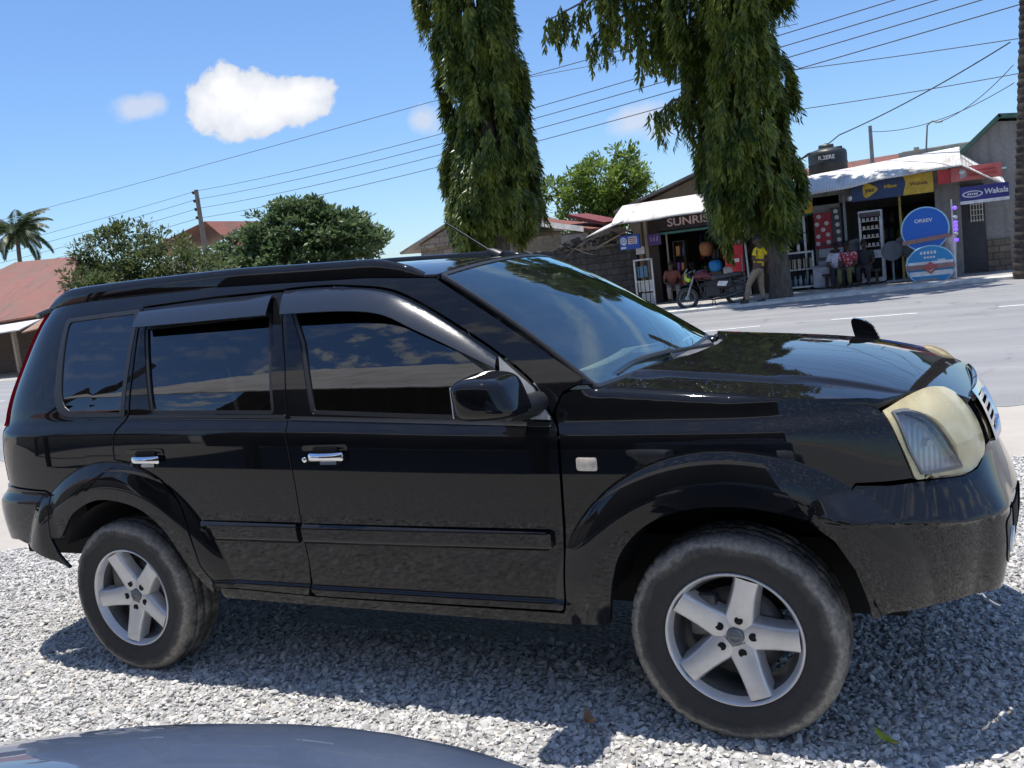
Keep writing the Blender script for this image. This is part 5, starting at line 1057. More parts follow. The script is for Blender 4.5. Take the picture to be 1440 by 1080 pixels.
for s in (-1, 1):
    m = MB(); m.tube([(2.72, s*.42, .70), (2.66, s*.56, .70), (2.54, s*.70, .71)], [.06, .075, .05], 10); m.build('headlight', M['clear'], SC)
# ------------------------------------------------------------------ shop front things
def disc_sign(label, x, z, rx, rz_, colr, y=22.6, kind=0):
    root = empty('disc_sign', (x, y, z), label=label, cat='sign', group='blue disc signs')
    n = 56; ol = [(rx*math.cos(a), rz_*math.sin(a)) for a in np.linspace(0, 2*math.pi, n, endpoint=False)]
    m = MB(); m.prism(ol, .05, Matrix.Rotation(rad(90), 3, 'X'), (0, .03, 0)); m.build('disc', colr, root)
    m = MB(); m.tube([(rx*math.cos(a), -.01, rz_*math.sin(a)) for a in np.linspace(0, 2*math.pi, 60)], .022, 6, cap=False); m.build('rim', mat('pale_blue_rim', (.35, .62, .78), .4), root)
    brn = mat('brown_band', (.34, .19, .17), .6)
    if kind == 0:
        m = MB(); m.box((.02, -.045, -.26), (1.14, .04, .11), M=Matrix.Rotation(rad(-5), 3, 'Y')); m.build('bar', brn, root)
        text_mesh('lettering', 'ORBEV', .125, WHT, root, facing(-.03, -.024, .22), sx=1.1, bold=.003)
    else:
        m = MB(); m.box((0, -.03, .07), (2*rx*.93, .015, .07)); m.box((0, -.03, -.20), (2*rx*.88, .015, .12)); m.build('white_band', WHT, root)
        m = MB(); m.box((-.01, -.05, -.03), (1.16, .03, .12)); m.build('bar', brn, root)
        m = MB(); m.prism([(-.19, -.05), (0, .10), (.19, -.05), (0, -.21)], .02, Matrix.Rotation(rad(90), 3, 'X'), (0, -.067, 0)); m.build('diamond', mat('dull_red_diamond', (.42, .10, .10), .5), root)
        m = MB(); m.tube([(-.03, -.09, -.12), (.0, -.09, -.15), (.05, -.09, -.09)], .012, 4); m.build('check_mark', WHT, root)
        for zz, xs in ((.33, (-.2, -.12, -.04, .04, .12)), (.21, (-.12, -.05, .02, .09)), (.12, (.2, .26, .32))):
            for xx in xs: m = MB(); m.box((xx, -.026, zz), (.052, .012, .075 if zz > .3 else .05), M=Matrix.Rotation(.15, 3, 'Y')); m.build('letter_mark', WHT, root)
disc_sign('upper blue disc sign with small white lettering and a brown bar low across it', 1.42, 1.38, .555, .555, NT('bright_blue_enamel').set(Base_Color=(.004, .13, .55), Roughness=.3).m)
disc_sign('lower blue and white disc sign with a red diamond, standing on the pavement', 1.50, .45, .57, .50, NT('sky_blue_enamel').set(Base_Color=(.02, .26, .55), Roughness=.35).m, y=22.5, kind=1)
m = MB(); m.box((1.42, 22.72, .75), (.06, .06, 1.5)); m.box((1.42, 22.72, .09), (.5, .5, .06)); tag(m.build('sign_post', steelg), 'grey steel post on a flat foot holding the blue disc signs', 'post')
def led_pole():
    root = empty('light_pole', (2.08, 22.5, .05), label='thin white pole wound with violet light strip beside the blue discs', cat='pole')
    m = MB(); m.tube([(0, 0, 0), (-.02, 0, 2.0)], .022, 6); m.build('pole', steelw, root); vi = NT('violet_lamp'); vi.set(Base_Color=(.2, .1, .8), Roughness=.4, Emission_Color=(.22, .10, 1.0), Emission_Strength=1.2)
    for k, z in enumerate((1.78, 1.55, 1.42, 1.33, 1.24, 1.14, .98)): m = MB(); m.lathe([(0, .05), (.05, .03), (.05, -.03), (0, -.05)], 8, c=(.05, -.03, z)); m.build('lamp', vi.m if k not in (1, 5) else WHT, root)
led_pole()
m = MB(); m.box((0, 0, .55), (.26, .03, 1.1), M=Matrix.Rotation(rad(3), 3, 'Y') @ Matrix.Rotation(rad(-10), 3, 'X'), bev=.004); tag(m.build('leaning_board', mat('faded_grey_panel', (.38, .36, .38), .7), loc=(1.98, 22.75, .05)), 'faded grey board leaning behind the light pole', 'board')
def cooler(name, label, x, y, w, d, h, colr, cat, kind):
    root = empty(name, (x, y, .1), label=label, cat=cat)
    m = MB(); m.box((0, 0, h/2), (w, d, h), bev=.015); m.build('cabinet', colr, root)
    if kind == 'red':
        m = MB(); m.box((0, -d/2-.008, h-.17), (w*.86, .02, .26), bev=.004); m.build('header', mat('cream_header', (.60, .52, .46), .6), root)
        m = MB(); m.box((0, -d/2-.012, h*.58), (w*.96, .03, h*.48), bev=.006); dr = m.build('door', mat('bright_red_door', (.62, .015, .03), .4), root)
        m = MB(); m.box((.0, -d/2-.03, h*.56), (w*.5, .01, .10)); m.build('white_label', WHT, dr)
        for xx in (-.09, -.03, .03, .09): m = MB(); m.box((xx, -d/2-.03, h*.63), (.045, .01, .05)); m.build('letter_mark', mat('dark_red_mark', (.25, .02, .02), .5), dr)
        m = MB(); m.box((w*.4, -d/2-.05, h*.5), (.03, .04, .5), bev=.01); m.build('handle', steelg, dr)
    else:
        for z0, hh, cc in ((h*.68, h*.52, M['tint']), (h*.2, h*.30, M['dark'])):
            m = MB(); m.box((0, -d/2-.006, z0), (w*.78, .012, hh*.9), bev=.003); m.build('glass_door', cc, root)
        m = MB(); m.box((0, -d/2-.006, h*.94), (w*.9, .012, h*.07)); m.build('header', mat('dark_header', (.08, .06, .07), .5), root)
        for k, z in enumerate((h*.5, h*.62, h*.74, h*.85)):
            m = MB(); m.box((0, -d/2-.014, z), (w*.74, .008, .015)); m.build('shelf_edge', steelw, root)
            for j in range(4): m = MB(); m.box((-w*.27+j*w*.18, -d/2-.016, z+.05), (w*.11, .008, .085)); m.build('packet', mat('pale_packet', (.40+.1*((j+k) % 3), .42, .38-.1*((j*k) % 3)), .6), root)
    return root
cooler('drinks_cooler', 'bright red upright drinks cooler with cream header beside the SUNRISE doorway', -3.66, 23.75, .56, .55, 1.78, mat('dark_cooler_side', (.06, .07, .09), .5), 'cooler', 'red')
cooler('display_fridge', 'tall white display fridge with shelves of packets in the shop doorway', .05, 23.85, .60, .55, 1.95, steelw, 'fridge', 'white')
m = MB(); m.tube([(-3.28, 23.5, .08), (-3.34, 23.5, 1.95)], .03, 8); tag(m.build('white_pipe', steelw), 'thin white upright pipe right of the red cooler', 'pipe')
def barred(label, x0, x1, y, z0, z1, nb, mt, name='display_cabinet', cat='cabinet', filled=True):
    root = empty(name, ((x0+x1)/2, y, z0), label=label, cat=cat); w = x1-x0; h = z1-z0; m = MB()
    for s in (-1, 1): m.box((s*w/2, 0, h/2), (.05, .05, h+.05))
    m.box((0, 0, h), (w, .05, .05)); m.box((0, 0, .03), (w, .05, .05)); m.box((0, 0, h*.52), (w, .03, .03)); m.build('frame', steelw, root)
    for k in range(nb): m = MB(); m.tube([(-w/2+w*(k+1)/(nb+1), -.01, .03), (-w/2+w*(k+1)/(nb+1), -.01, h)], .010, 5); m.build('bar', M['dark'], root)
    if filled:
        m = MB(); m.box((0, .28, h*.5), (w*.96, .5, .03)); m.box((0, .28, .05), (w*.96, .5, .03)); m.box((0, .53, h/2), (w*.96, .02, h)); m.build('shelf', shade, root)
        for j in range(7):
            x = -w*.42+j*w*.14
            m = MB(); m.lathe([(0, .28), (.02, .28), (.024, .22), (.055, .17), (.055, 0), (0, 0)], 10, c=(x, .16, .07)); m.build('bottle', mat('blue_bottle', (.25, .48, .62), .3) if j % 2 else mat('clear_bottle', (.55, .60, .62), .3), root)
            m = MB(); m.box((x, .18, h*.5+.17), (.10, .12, .30), bev=.01); m.build('packet', mat('beige_packet', (.52, .47, .36), .6) if j > 1 else mat('dark_packet', (.10, .10, .12), .6), root)
            if j in (0, 1, 2, 4): m = MB(); m.lathe([(0, .2), (.04, .2), (.045, 0), (0, 0)], 10, c=(x, .15, h+.03)); m.build('jar', WHT if j != 1 else REDB, root)
    return root
barred('white framed barred display cabinet of bottles and packets beside the tree trunk', -2.58, -1.5, 23.55, .12, 1.12, 9, steelw)
rk = barred('white metal gate rack with pale posters at the end of the SUNRISE shop', -6.62, -6.08, 23.3, .08, 1.42, 3, steelw, 'gate_rack', 'rack', False)
for k, (xx, zz, ww, hh, cc) in enumerate(((-.06, 1.62, .26, .22, (.60, .56, .54)), (-.05, .98, .30, .34, (.12, .25, .36)), (.0, .55, .44, .34, (.62, .62, .62)), (.05, .2, .40, .26, (.55, .55, .56)))): m = MB(); m.box((xx, .05, zz), (ww, .015, hh)); m.build('poster', mat('poster_paper_%s' % 'abcd'[k], cc, .7), rk)
def signbox():
    root = empty('hanging_sign', (-6.62, 23.1, 1.98), label='small blue sign box with white emblem and panel hanging at the wall end', cat='sign')
    m = MB(); m.box((0, 0, 0), (.62, .10, .42), bev=.015); m.build('box', mat('royal_blue_sign', (.03, .09, .42), .4), root)
    m = MB(); m.prism([(.10*math.cos(a), .12*math.sin(a)) for a in np.linspace(0, 2*math.pi, 20, endpoint=False)], .01, Matrix.Rotation(rad(90), 3, 'X'), (-.18, -.052, .04)); e = m.build('emblem', WHT, root)
    m = MB(); m.lathe([(.045, .012), (.065, .012), (.065, .0), (.045, 0)], 18, Matrix.Rotation(rad(90), 3, 'X'), c=(-.18, -.06, .05), close=True); m.build('emblem_ring', mat('pale_blue_mark', (.20, .35, .62), .5), e)
    m = MB(); m.box((.10, -.054, .05), (.27, .012, .22)); p_ = m.build('panel', mat('pale_pink_panel', (.62, .56, .58), .5), root)
    for k in range(3): m = MB(); m.box((.10, -.063, .11-k*.06), (.20, .006, .03)); m.build('text_row', mat('red_brown_row', (.36, .14, .12), .5), p_)
    m = MB(); m.box((-.2, -.054, -.15), (.16, .012, .06)); m.build('white_label', WHT, root); m = MB(); m.tube([(.1, .0, .2), (.25, .2, .55)], .012, 5); m.build('bracket', steelg, root)
signbox()
m = MB(); m.box((0, 0, 0), (.42, .03, .34), bev=.006); pu = m.build('poster', mat('dark_purple_poster', (.09, .045, .16), .6), loc=(-6.05, 23.7, 1.98)); tag(pu, 'dark purple poster on the post left of the SUNRISE doorway', 'poster')
for k in range(3): m = MB(); m.box((-.1+k*.1, -.02, .02), (.05, .006, .14), M=Matrix.Rotation(.2*(k-1), 3, 'Y')); m.build('mark', mat('violet_mark', (.30, .22, .42), .6), pu)
def dotboard():
    root = empty('poster_board', (-1.12, 24.02, 1.70), label='red and black board of round white items hung on the pillar between the shops', cat='board')
    m = MB(); m.box((-.10, 0, .02), (.46, .05, .86)); m.build('red_panel', mat('crimson_panel', (.34, .03, .045), .6), root); m = MB(); m.box((.27, .0, .05), (.26, .05, 1.0)); m.build('black_panel', mat('charcoal_panel', (.05, .055, .065), .6), root)
    for x, z in ((-.26, .14), (.0, .15), (-.10, -.02), (.02, -.17), (-.24, -.20), (-.26, -.40), (.02, -.38), (-.2, .35), (.26, .45), (.28, .28), (.29, .08), (.30, -.12), (.31, -.34)):
        m = MB(); m.prism([(.06*math.cos(a), .06*math.sin(a)) for a in np.linspace(0, 2*math.pi, 14, endpoint=False)], .02, Matrix.Rotation(rad(90), 3, 'X'), (x, -.026, z)); m.build('disc', mat('off_white_disc', (.62, .58, .56), .6), root)
    m = MB(); m.box((.0, 0, -.50), (.72, .05, .09)); m.build('maroon_strip', mat('maroon_strip', (.22, .02, .05), .6), root)
dotboard()
for lab, x, z, w, h, cc in (('pale poster with a dark figure below the round item board', -1.05, 1.02, .66, .24, (.50, .50, .54)), ('white panel low on the pillar behind the seated people', -1.2, .62, .44, .36, (.60, .60, .63))):
    m = MB(); m.box((0, 0, 0), (w, .03, h), bev=.004); o = m.build('poster', mat('poster_stock_%d' % int(w*100), cc, .6), loc=(x, 24.04, z)); tag(o, lab, 'poster', 'posters on the shop pillar'); m = MB(); m.box((.1, -.02, .03), (w*.4, .006, h*.3)); m.build('printed_mark', INK if h < .3 else steelw, o)
m = MB(); m.box((0, 0, .28), (.46, .4, .56), bev=.02); fz = m.build('box_freezer', mat('pale_lilac_enamel', (.46, .45, .52), .5), loc=(-1.28, 23.6, .09)); tag(fz, 'small pale box freezer on the pavement left of the seated people', 'freezer'); m = MB(); m.box((0, -.01, .58), (.48, .42, .05), bev=.01); m.build('lid', steelg, fz)
def dish(label, x, z, rr, y, tilt):
    root = empty('satellite_dish', (x, y, .08), label=label, cat='dish', group='grey dishes outside the shop'); m = MB(); m.tube([(0, 0.02, 0), (0, .02, z-.1)], .028, 8); m.box((0, .02, .02), (.34, .3, .04)); m.build('stand', steelg, root)
    m = MB(); R = Matrix.Rotation(rad(90), 3, 'X') @ Matrix.Rotation(tilt, 3, 'X'); m.lathe([(0, -.05), (rr*.5, -.03), (rr*.9, .01), (rr, .035), (rr*.98, .045), (rr*.5, -.01), (0, -.03)], 28, R, c=(0, -.05, z)); m.build('bowl', mat('dark_grey_dish', (.13, .135, .145), .55), root)
dish('dark grey round dish standing behind the seated people', -.36, 1.0, .26, 23.8, .15); dish('dark grey dish on a post left of the blue discs', .58, .82, .27, 23.2, -.2); dish('dark grey dish in shadow right behind the other dish post', .92, .92, .30, 23.3, .2)
m = MB(); m.lathe([(0, .07), (.05, .05), (.06, 0), (.045, -.05), (0, -.06)], 14, c=(-.40, 23.3, 2.42)); lb = m.build('lamp_bulb', WHT); tag(lb, 'round white bulb hanging under the awning left of the larger board', 'lamp'); m = MB(); m.tube([(-.40, 23.3, 2.48), (-.40, 23.3, 2.78)], .01, 5); m.build('cord', INK, lb)
# hanging goods in the SUNRISE doorway
for lab, x, z, w, h, cc, nm in (('orange brown bundle of bags hanging in the SUNRISE doorway', -4.55, 1.52, .42, .42, (.34, .14, .05), 'hanging_bags'), ('blue plastic basin standing behind the motorcycle', -4.25, 1.0, .40, .34, (.02, .22, .55), 'plastic_basin'), ('pale sack standing behind the motorcycle seat', -3.85+.0, .80, .40, .34, (.42, .40, .37), 'sack')):
    m = MB(); r0 = w/2; m.lathe([(0, h/2), (r0*.6, h/2), (r0*.95, h*.3), (r0, 0), (r0*.85, -h*.35), (r0*.5, -h/2), (0, -h/2)], 18, c=(0, 0, 0)); o = m.build(nm, mat(nm+'_stuff', cc, .6, scale=12), loc=(x, 23.9 if 'bag' in nm else 23.6, z)); tag(o, lab, nm.split('_')[-1])
    if 'bag' not in nm: m = MB(); m.box((0, .05, -h/2-(z-h/2-.1)/2), (.36, .3, z-h/2-.1)); m.build('stand', darkwood, o)
# --- water tank
def tank():
    root = empty('water_tank', (-1.12, 25.4, 3.22), label='black plastic water tank with white lettering standing on the shop roof', cat='water tank')
    m = MB(); bk = mat('black_plastic_tank', (.03, .035, .037), .45, scale=4)
    m.lathe([(0, 0), (.54, 0), (.55, .04), (.54, .10), (.55, .12), (.54, .30), (.56, .34), (.54, .38), (.545, .60), (.53, .68), (.47, .74), (.24, .80), (.0, .80)], 48); m.build('shell', bk, root)
    m = MB(); m.lathe([(0, .92), (.06, .92), (.08, .89), (.21, .88), (.22, .79), (.22, .74)], 28, c=(-.02, 0, .02)); m.build('lid', bk, root); m = MB(); m.box((.33, -.1, .76), (.2, .1, .08)); m.box((-.36, -.1, .72), (.16, .1, .05)); m.build('inlet', bk, root)
    t_ = text_mesh('lettering', 'R.2ERE', .16, WHT, root, Matrix.Identity(4), sx=1.0, bold=.003)
    for v in t_.data.vertices:
        a = (v.co.x)/.55+.05; zz = v.co.y; v.co = Vector((.552*math.sin(a), -.552*math.cos(a)-v.co.z*1.5, .50+zz))
    m = MB(); m.box((.0, 0, -.10), (1.2, 1.0, .2)); m.build('plinth', mat('cream_tank_base', (.55, .48, .40), .8), root)
    m = MB(); m.tube([(-.72, -.3, -.2), (-.72, -.3, .58), (-.50, -.25, .70), (-.3, -.1, .74)], .03, 8); m.build('pipe', INK, root)
tank()
# --- poles, lamp, wires
def pole(name, label, x, y, h, r0, lean=(0, 0), arms=0, mt=None, cat='pole'):
    root = empty(name, (x, y, 0), label=label, cat=cat); m = MB(); m.tube([(0, 0, -.1), (lean[0]*.5, lean[1]*.5, h/2), (lean[0], lean[1], h)], [r0, r0*.85, r0*.65], 12); m.build('shaft', mt or bark, root)
    for k in range(arms): z = h-.25-k*.62; m = MB(); m.tube([(lean[0]-.35, 0, z), (lean[0]+.05, 0, z)], .05, 6); m.lathe([(0, .14), (.09, .12), (.11, 0), (.08, -.05), (0, -.06)], 8, c=(lean[0]-.32, 0, z+.06)); m.build('insulator', M['plastic'], root)
    return root
greypole = mat('weathered_grey_pole', (.17, .15, .13), .9, scale=3)
pole('utility_pole', 'timber utility pole with four side insulators between the bushy and the layered tree', -48.5, 50, 10.2, .24, (-.0, 0), 4, greypole)
pole('short_pole', 'plain grey pole standing behind the black water tank', -.12, 28.6, 4.78, .085, (.0, 0), 0, steelg)
def lamp():
    root = empty('street_lamp', (1.46, 29.0, 0), label='thin curved street lamp behind the cream flat roofed building', cat='street lamp'); m = MB(); m.tube([(0, 0, 0), (.0, 0, 3.9), (.06, 0, 4.55), (.2, 0, 4.66), (.34, 0, 4.62)], .03, 6); m.build('shaft', steelg, root); m = MB(); m.box((.40, 0, 4.6), (.22, .12, .05), bev=.015); m.build('lamp_head', steelw, root)
lamp()
tp = empty('palm_trunk', (3.62, 21.3, 0), label='dark rough palm trunk at the right edge in front of the grey gabled house', cat='palm tree'); m = MB(); pr_ = []; rg = np.random.default_rng(4)
for k in range(150):
    z = k*.06; pr_.append((.335-.002*k*.4+.022*(k % 3 == 0)+rg.normal(0, .006), z-.05))
m.lathe(pr_, 20); m.v = [(a+.05*c, b, c) for a, b, c in m.v]; t_ = m.build('trunk', mat('dark_ringed_palm_bark', (.075, .058, .047), .95, var=.5, scale=7, bump=.8, bscale=14), tp)
for z, w in ((1.95, .26), (2.75, .34)): m = MB(); m.box((.12+.05*z, -.36, z), (w, .03, .16 if z > 2 else .26)); m.build('nailed_card', mat('card_white', (.62, .62, .60), .7), t_)
wirem = NT('black_cable').set(Base_Color=(.06, .065, .075), Roughness=.6).m
def cable(label, pts, sag, r=.014, group='overhead wires'):
    P_ = []
    for a, b in zip(pts[:-1], pts[1:]):
        a = Vector(a); b = Vector(b)
        for k in range(24):
            t = k/24; q = a.lerp(b, t); q.z -= sag*4*t*(1-t); P_.append(q)
    P_.append(Vector(pts[-1])); m = MB(); m.tube(P_, r, 4); return tag(m.build('power_line', wirem), label, 'wire', group)
def at(px, py, Y):
    d = cf+cr*(px-720)/FPX-cu*(py-540)/FPX; t = (Y-CAM[1])/d[1]; return tuple(np.round(CAM+d*t, 2))
W1 = [(-48.5, 50, 10.12), (-48.5, 50, 9.51), (-48.6, 50, 8.84), (-48.7, 50, 8.12)]; W2 = [(6.2, 21.6, 7.45), (6.2, 21.6, 7.15), (6.2, 21.6, 6.85), (6.2, 21.6, 6.5)]; W0 = [(-110, 56, 8.8), (-110, 56, 7.9), (-110, 56, 7.0), (-110, 56, 6.1)]
for k, nm in enumerate(('topmost', 'second', 'third', 'lowest')): cable('%s of the four overhead wires carried by the utility pole across the sky' % nm, [W0[k], W1[k], W2[k]], .55, .015)
cable('single higher wire crossing the sky from the palm to the lone weeping tree', [(-90, 56, 11.4), (-19.6, 35, 9.7), (6, 20, 7.6)], .12, .015)
cable('nearly level wire passing between the two weeping trees high up', [(-20.0, 40, 11.1), (-17, 40, 10.95), (-3, 36, 9.9)], .05, .014)
cable('thin wire crossing the sky right of the broad weeping tree', [(-2.9, 30, 7.2), (4.5, 30, 6.8)], .03, .014)
cable('low thin wire at the right above the cream flat roofed building', [(-3.4, 31, 6.0), (4.5, 31, 5.9)], .05, .014)
cable('service wire from the water tank up to the palm trunk', [(-2.2, 25.3, 3.75), (-.76, 25.4, 4.34), (3.46, 21.4, 5.42)], .10, .016)
cable('drooping wire between the street lamp and the palm trunk', [(1.85, 29, 4.6), (3.5, 21.4, 4.9)], .18, .012)
cable('fine wire from the short grey pole to the palm trunk', [(-.12, 28.6, 4.6), (3.5, 21.4, 4.5)], .30, .010)
# ------------------------------------------------------------------ people
def skinned(name, chains, mt, parent, lvl=1, root=0):
    """one continuous surface grown on connected joints: chains of (x, y, z, radius) that share their joints"""
    idx = {}; V = []; R = []; E = []
    for ch in chains:
        pr_ = None
        for x, y, z, r in ch:
            k = (round(x, 4), round(y, 4), round(z, 4))
            if k not in idx: idx[k] = len(V); V.append((x, y, z)); R.append(r)
            i = idx[k]
            if pr_ is not None and pr_ != i: E.append((pr_, i))
            pr_ = i
    me = bpy.data.meshes.new(name); me.from_pydata(V, E, []); me.update(); o = bpy.data.objects.new(name, me); COL.objects.link(o)
    s = o.modifiers.new('skin', 'SKIN'); s.use_smooth_shade = True
    for i, r in enumerate(R):
        q = me.skin_vertices[0].data[i]; q.radius = (r, r) if not isinstance(r, tuple) else r; q.use_root = (i == root)
    b = o.modifiers.new('sub', 'SUBSURF'); b.levels = lvl; b.render_levels = lvl
    dg = bpy.context.evaluated_depsgraph_get(); m2 = bpy.data.meshes.new_from_object(o.evaluated_get(dg)); bpy.data.objects.remove(o)
    m2.name = name; m2.materials.clear(); m2.materials.append(mt); m2.polygons.foreach_set('use_smooth', np.ones(len(m2.polygons), bool))
    return link(bpy.data.objects.new(name, m2), parent)
skin = mat('dark_brown_skin', (.075, .040, .026), .5, scale=20); hairm = mat('black_hair', (.012, .011, .011), .8, scale=60); shoe = mat('dark_leather', (.03, .025, .02), .5)
def lerp(a, b, t): return tuple(a[i]+(b[i]-a[i])*t for i in range(3))
def hand(wr, d, up, s=1.0):
    """palm and five curled fingers growing from the wrist along d"""
    d = Vector(d).normalized(); up = Vector(up); n = d.cross(up).normalized(); up = n.cross(d).normalized(); w = Vector(wr); pal = w+d*.075*s; ch = [[(*w, .026*s), (*(w+d*.035*s), .034*s), (*pal, .036*s)]]
    for k, (o, l) in enumerate(((-.030, .062), (-.010, .075), (.010, .072), (.029, .056))):
        b = pal+up*o*s; ch.append([(*pal, .036*s), (*(b+d*.022*s), .0115*s), (*(b+d*(.022+l*.5)*s+n*.012*s), .0105*s), (*(b+d*(.022+l*.85)*s+n*.035*s), .0085*s)])
    ch.append([(*(w+d*.035*s), .034*s), (*(w+d*.05*s+up*-.045*s), .013*s), (*(w+d*.085*s+up*-.062*s+n*.01*s), .0105*s)]); return ch
def head(root, neck, hd, face, parts_hair=True):
    """head with brow, nose, mouth, ears and short hair; face is the way it looks"""
    h = Vector(hd); f = Vector(face).normalized(); up = (h-Vector(neck)).normalized(); f = (f-up*f.dot(up)).normalized(); s = up.cross(f); R = Matrix((s, f, up)).transposed(); bm = bmesh.new(); bmesh.ops.create_uvsphere(bm, u_segments=24, v_segments=18, radius=1)
    for v in bm.verts:
        x, y, z = v.co; jaw = 1-.28*max(0, -z); x2 = x*.076*jaw; y2 = y*.098*(1-.12*max(0, -z))+.012*max(0, -z); z2 = z*.118
        if y > .75: y2 += .020*math.exp(-((x/.16)**2+((z+.12)/.22)**2))+.007*math.exp(-((x/.3)**2+((z+.52)/.12)**2)); y2 -= .010*math.exp(-(((abs(x)-.36)/.16)**2+((z-.08)/.13)**2))
        if abs(x) > .93 and abs(z) < .25: x2 *= 1.13
        v.co = Vector((x2, y2, z2))
    bm.verts.index_update(); V = [R @ v.co+h for v in bm.verts]; F = [tuple(v.index for v in q.verts) for q in bm.faces]; bm.free()
    ha = MB(); ha.grid(lambda i, j: R @ Vector((.082*math.sin(2*math.pi*i)*math.sin(.05+1.55*j+.35*j*(1-math.cos(2*math.pi*i+math.pi*0))*-.6), .105*math.cos(2*math.pi*i)*math.sin(.05+1.5*j)-.006, .126*math.cos(.05+1.5*j)+.002))+h, 20, 8)
    return V, F, ha
def person(label, pose, shirt, trousers, group=None, sleeves=.55, extra=None, face=(0, -1, 0), s=1.0):
    o = pose['pelvis']; root = empty('person', (o[0], o[1], 0), label=label, cat='person', group=group); loc = lambda q: (q[0]-o[0], q[1]-o[1], q[2])
    J = {k: loc(v) for k, v in pose.items()}; ch = [[(*J['pelvis'], .13), (*lerp(J['pelvis'], J['chest'], .5), .125), (*J['chest'], .145), (*lerp(J['chest'], J['neck'], .75), .075), (*J['neck'], .056), (*lerp(J['neck'], J['head'], .55), .06), (*J['head'], .07)]]
    for sd in ('L', 'R'):
        ch.append([(*J['chest'], .145), (*J['sh'+sd], .062), (*lerp(J['sh'+sd], J['el'+sd], .5), .050), (*J['el'+sd], .042), (*lerp(J['el'+sd], J['wr'+sd], .5), .036), (*J['wr'+sd], .026)])
        d = Vector(J['wr'+sd])-Vector(J['el'+sd]); ch += hand(J['wr'+sd], d, (0, .3, 1))
        ch.append([(*J['pelvis'], .13), (*J['hip'+sd], .095), (*lerp(J['hip'+sd], J['kn'+sd], .5), .078), (*J['kn'+sd], .056), (*lerp(J['kn'+sd], J['an'+sd], .4), .052), (*J['an'+sd], .036), (*J['to'+sd], .034)])
    b = skinned('body', ch, skin, root); V, F, ha = head(root, J['neck'], J['head'], face)
    # head joined into the same body mesh
    bm = bmesh.new(); bm.from_mesh(b.data); vs = [bm.verts.new(v) for v in V]
    for f in F: q = bm.faces.new([vs[i] for i in f]); q.smooth = True
    bm.to_mesh(b.data); bm.free(); ha.build('hair', hairm, root)
    st = [[(*lerp(J['pelvis'], J['chest'], -.05), .160), (*lerp(J['pelvis'], J['chest'], .5), .145), (*J['chest'], .163), (*lerp(J['chest'], J['neck'], .72), .085)]]
    for sd in ('L', 'R'): st.append([(*J['chest'], .163), (*J['sh'+sd], .080), (*lerp(J['sh'+sd], J['el'+sd], sleeves), .066), (*lerp(J['sh'+sd], J['el'+sd], sleeves+.12), .066)])
    skinned('shirt', st, shirt, root)
    tr = [[(*lerp(J['pelvis'], J['chest'], .12), .138), (*J['pelvis'], .150)]]
    for sd in ('L', 'R'): tr.append([(*J['pelvis'], .150), (*J['hip'+sd], .112), (*lerp(J['hip'+sd], J['kn'+sd], .5), .094), (*J['kn'+sd], .076), (*lerp(J['kn'+sd], J['an'+sd], .5), .070), (*lerp(J['kn'+sd], J['an'+sd], .95), .064)])
    skinned('trousers', tr, trousers, root)
    for sd in ('L', 'R'):
        a = Vector(J['an'+sd]); t = Vector(J['to'+sd]); d = (t-a).normalized(); sh_ = skinned('shoe', [[(*(a-d*.05-Vector((0, 0, .03))), .045), (*(a+d*.06-Vector((0, 0, .03))), .048), (*t, .042), (*(t+d*.05), .034)]], shoe, root)
    return root
yel = mat('bright_yellow_shirt', (.72, .50, .01), .75, scale=20); khk = mat('khaki_cotton', (.27, .205, .14), .85, scale=14); navy = mat('dark_trousers', (.025, .028, .04), .8, scale=14); lil = mat('pale_lilac_shirt', (.62, .60, .72), .75, scale=14); blk = mat('charcoal_cloth', (.035, .035, .04), .85, scale=14); olive = mat('olive_cloth', (.16, .15, .06), .85, scale=14)
def plaid():
    t = NT('red_white_pattern_shirt'); v = t.vor(16, out='Distance'); t.set(Base_Color=t.ramp(v, [(.3, (.60, .55, .56)), (.36, (.45, .05, .07))], 'CONSTANT'), Roughness=.8); return t.m
x, y = -2.42, 20.05
person('man in bright yellow shirt and khaki trousers standing by the broad weeping tree',
       dict(pelvis=(x+.05, y, .90), chest=(x+.10, y, 1.22), neck=(x+.10, y-.01, 1.44), head=(x+.07, y-.04, 1.60), shL=(x+.12, y+.17, 1.37), elL=(x+.28, y+.30, 1.12), wrL=(x+.26, y+.22, .90), shR=(x+.06, y-.19, 1.36), elR=(x-.02, y-.27, 1.12), wrR=(x+.19, y-.30, 1.10),
            hipL=(x+.08, y+.09, .86), knL=(x+.06, y+.12, .48), anL=(x+.10, y+.12, .10), toL=(x-.03, y+.08, .06), hipR=(x+.0, y-.09, .86), knR=(x-.20, y-.12, .52), anR=(x-.28, y-.10, .11), toR=(x-.41, y-.13, .06)), yel, khk, sleeves=.5, face=(-1, -.25, -.1))
def sit(x, y, turn, label, sh_, tr_, lean=.0, face=(0, -1, 0)):
    c, s = math.cos(turn), math.sin(turn)
    def q(a, b, z): return (x+a*c-b*s, y+a*s+b*c, z)
    return person(label, dict(pelvis=q(0, 0, .50), chest=q(lean, -.04, .82), neck=q(lean, -.08, 1.03), head=q(lean, -.12, 1.18), shL=q(.18+lean, -.05, .95), elL=q(.23, -.12, .68), wrL=q(.12, -.33, .60), shR=q(-.18+lean, -.05, .95), elR=q(-.24, -.12, .68), wrR=q(-.12, -.33, .60),
                  hipL=q(.10, -.05, .50), knL=q(.13, -.44, .54), anL=q(.13, -.42, .15), toL=q(.15, -.55, .10), hipR=q(-.10, -.05, .50), knR=q(-.13, -.44, .54), anR=q(-.13, -.42, .15), toR=q(-.15, -.55, .10)), sh_, tr_, group='people seated outside the shop', face=face)
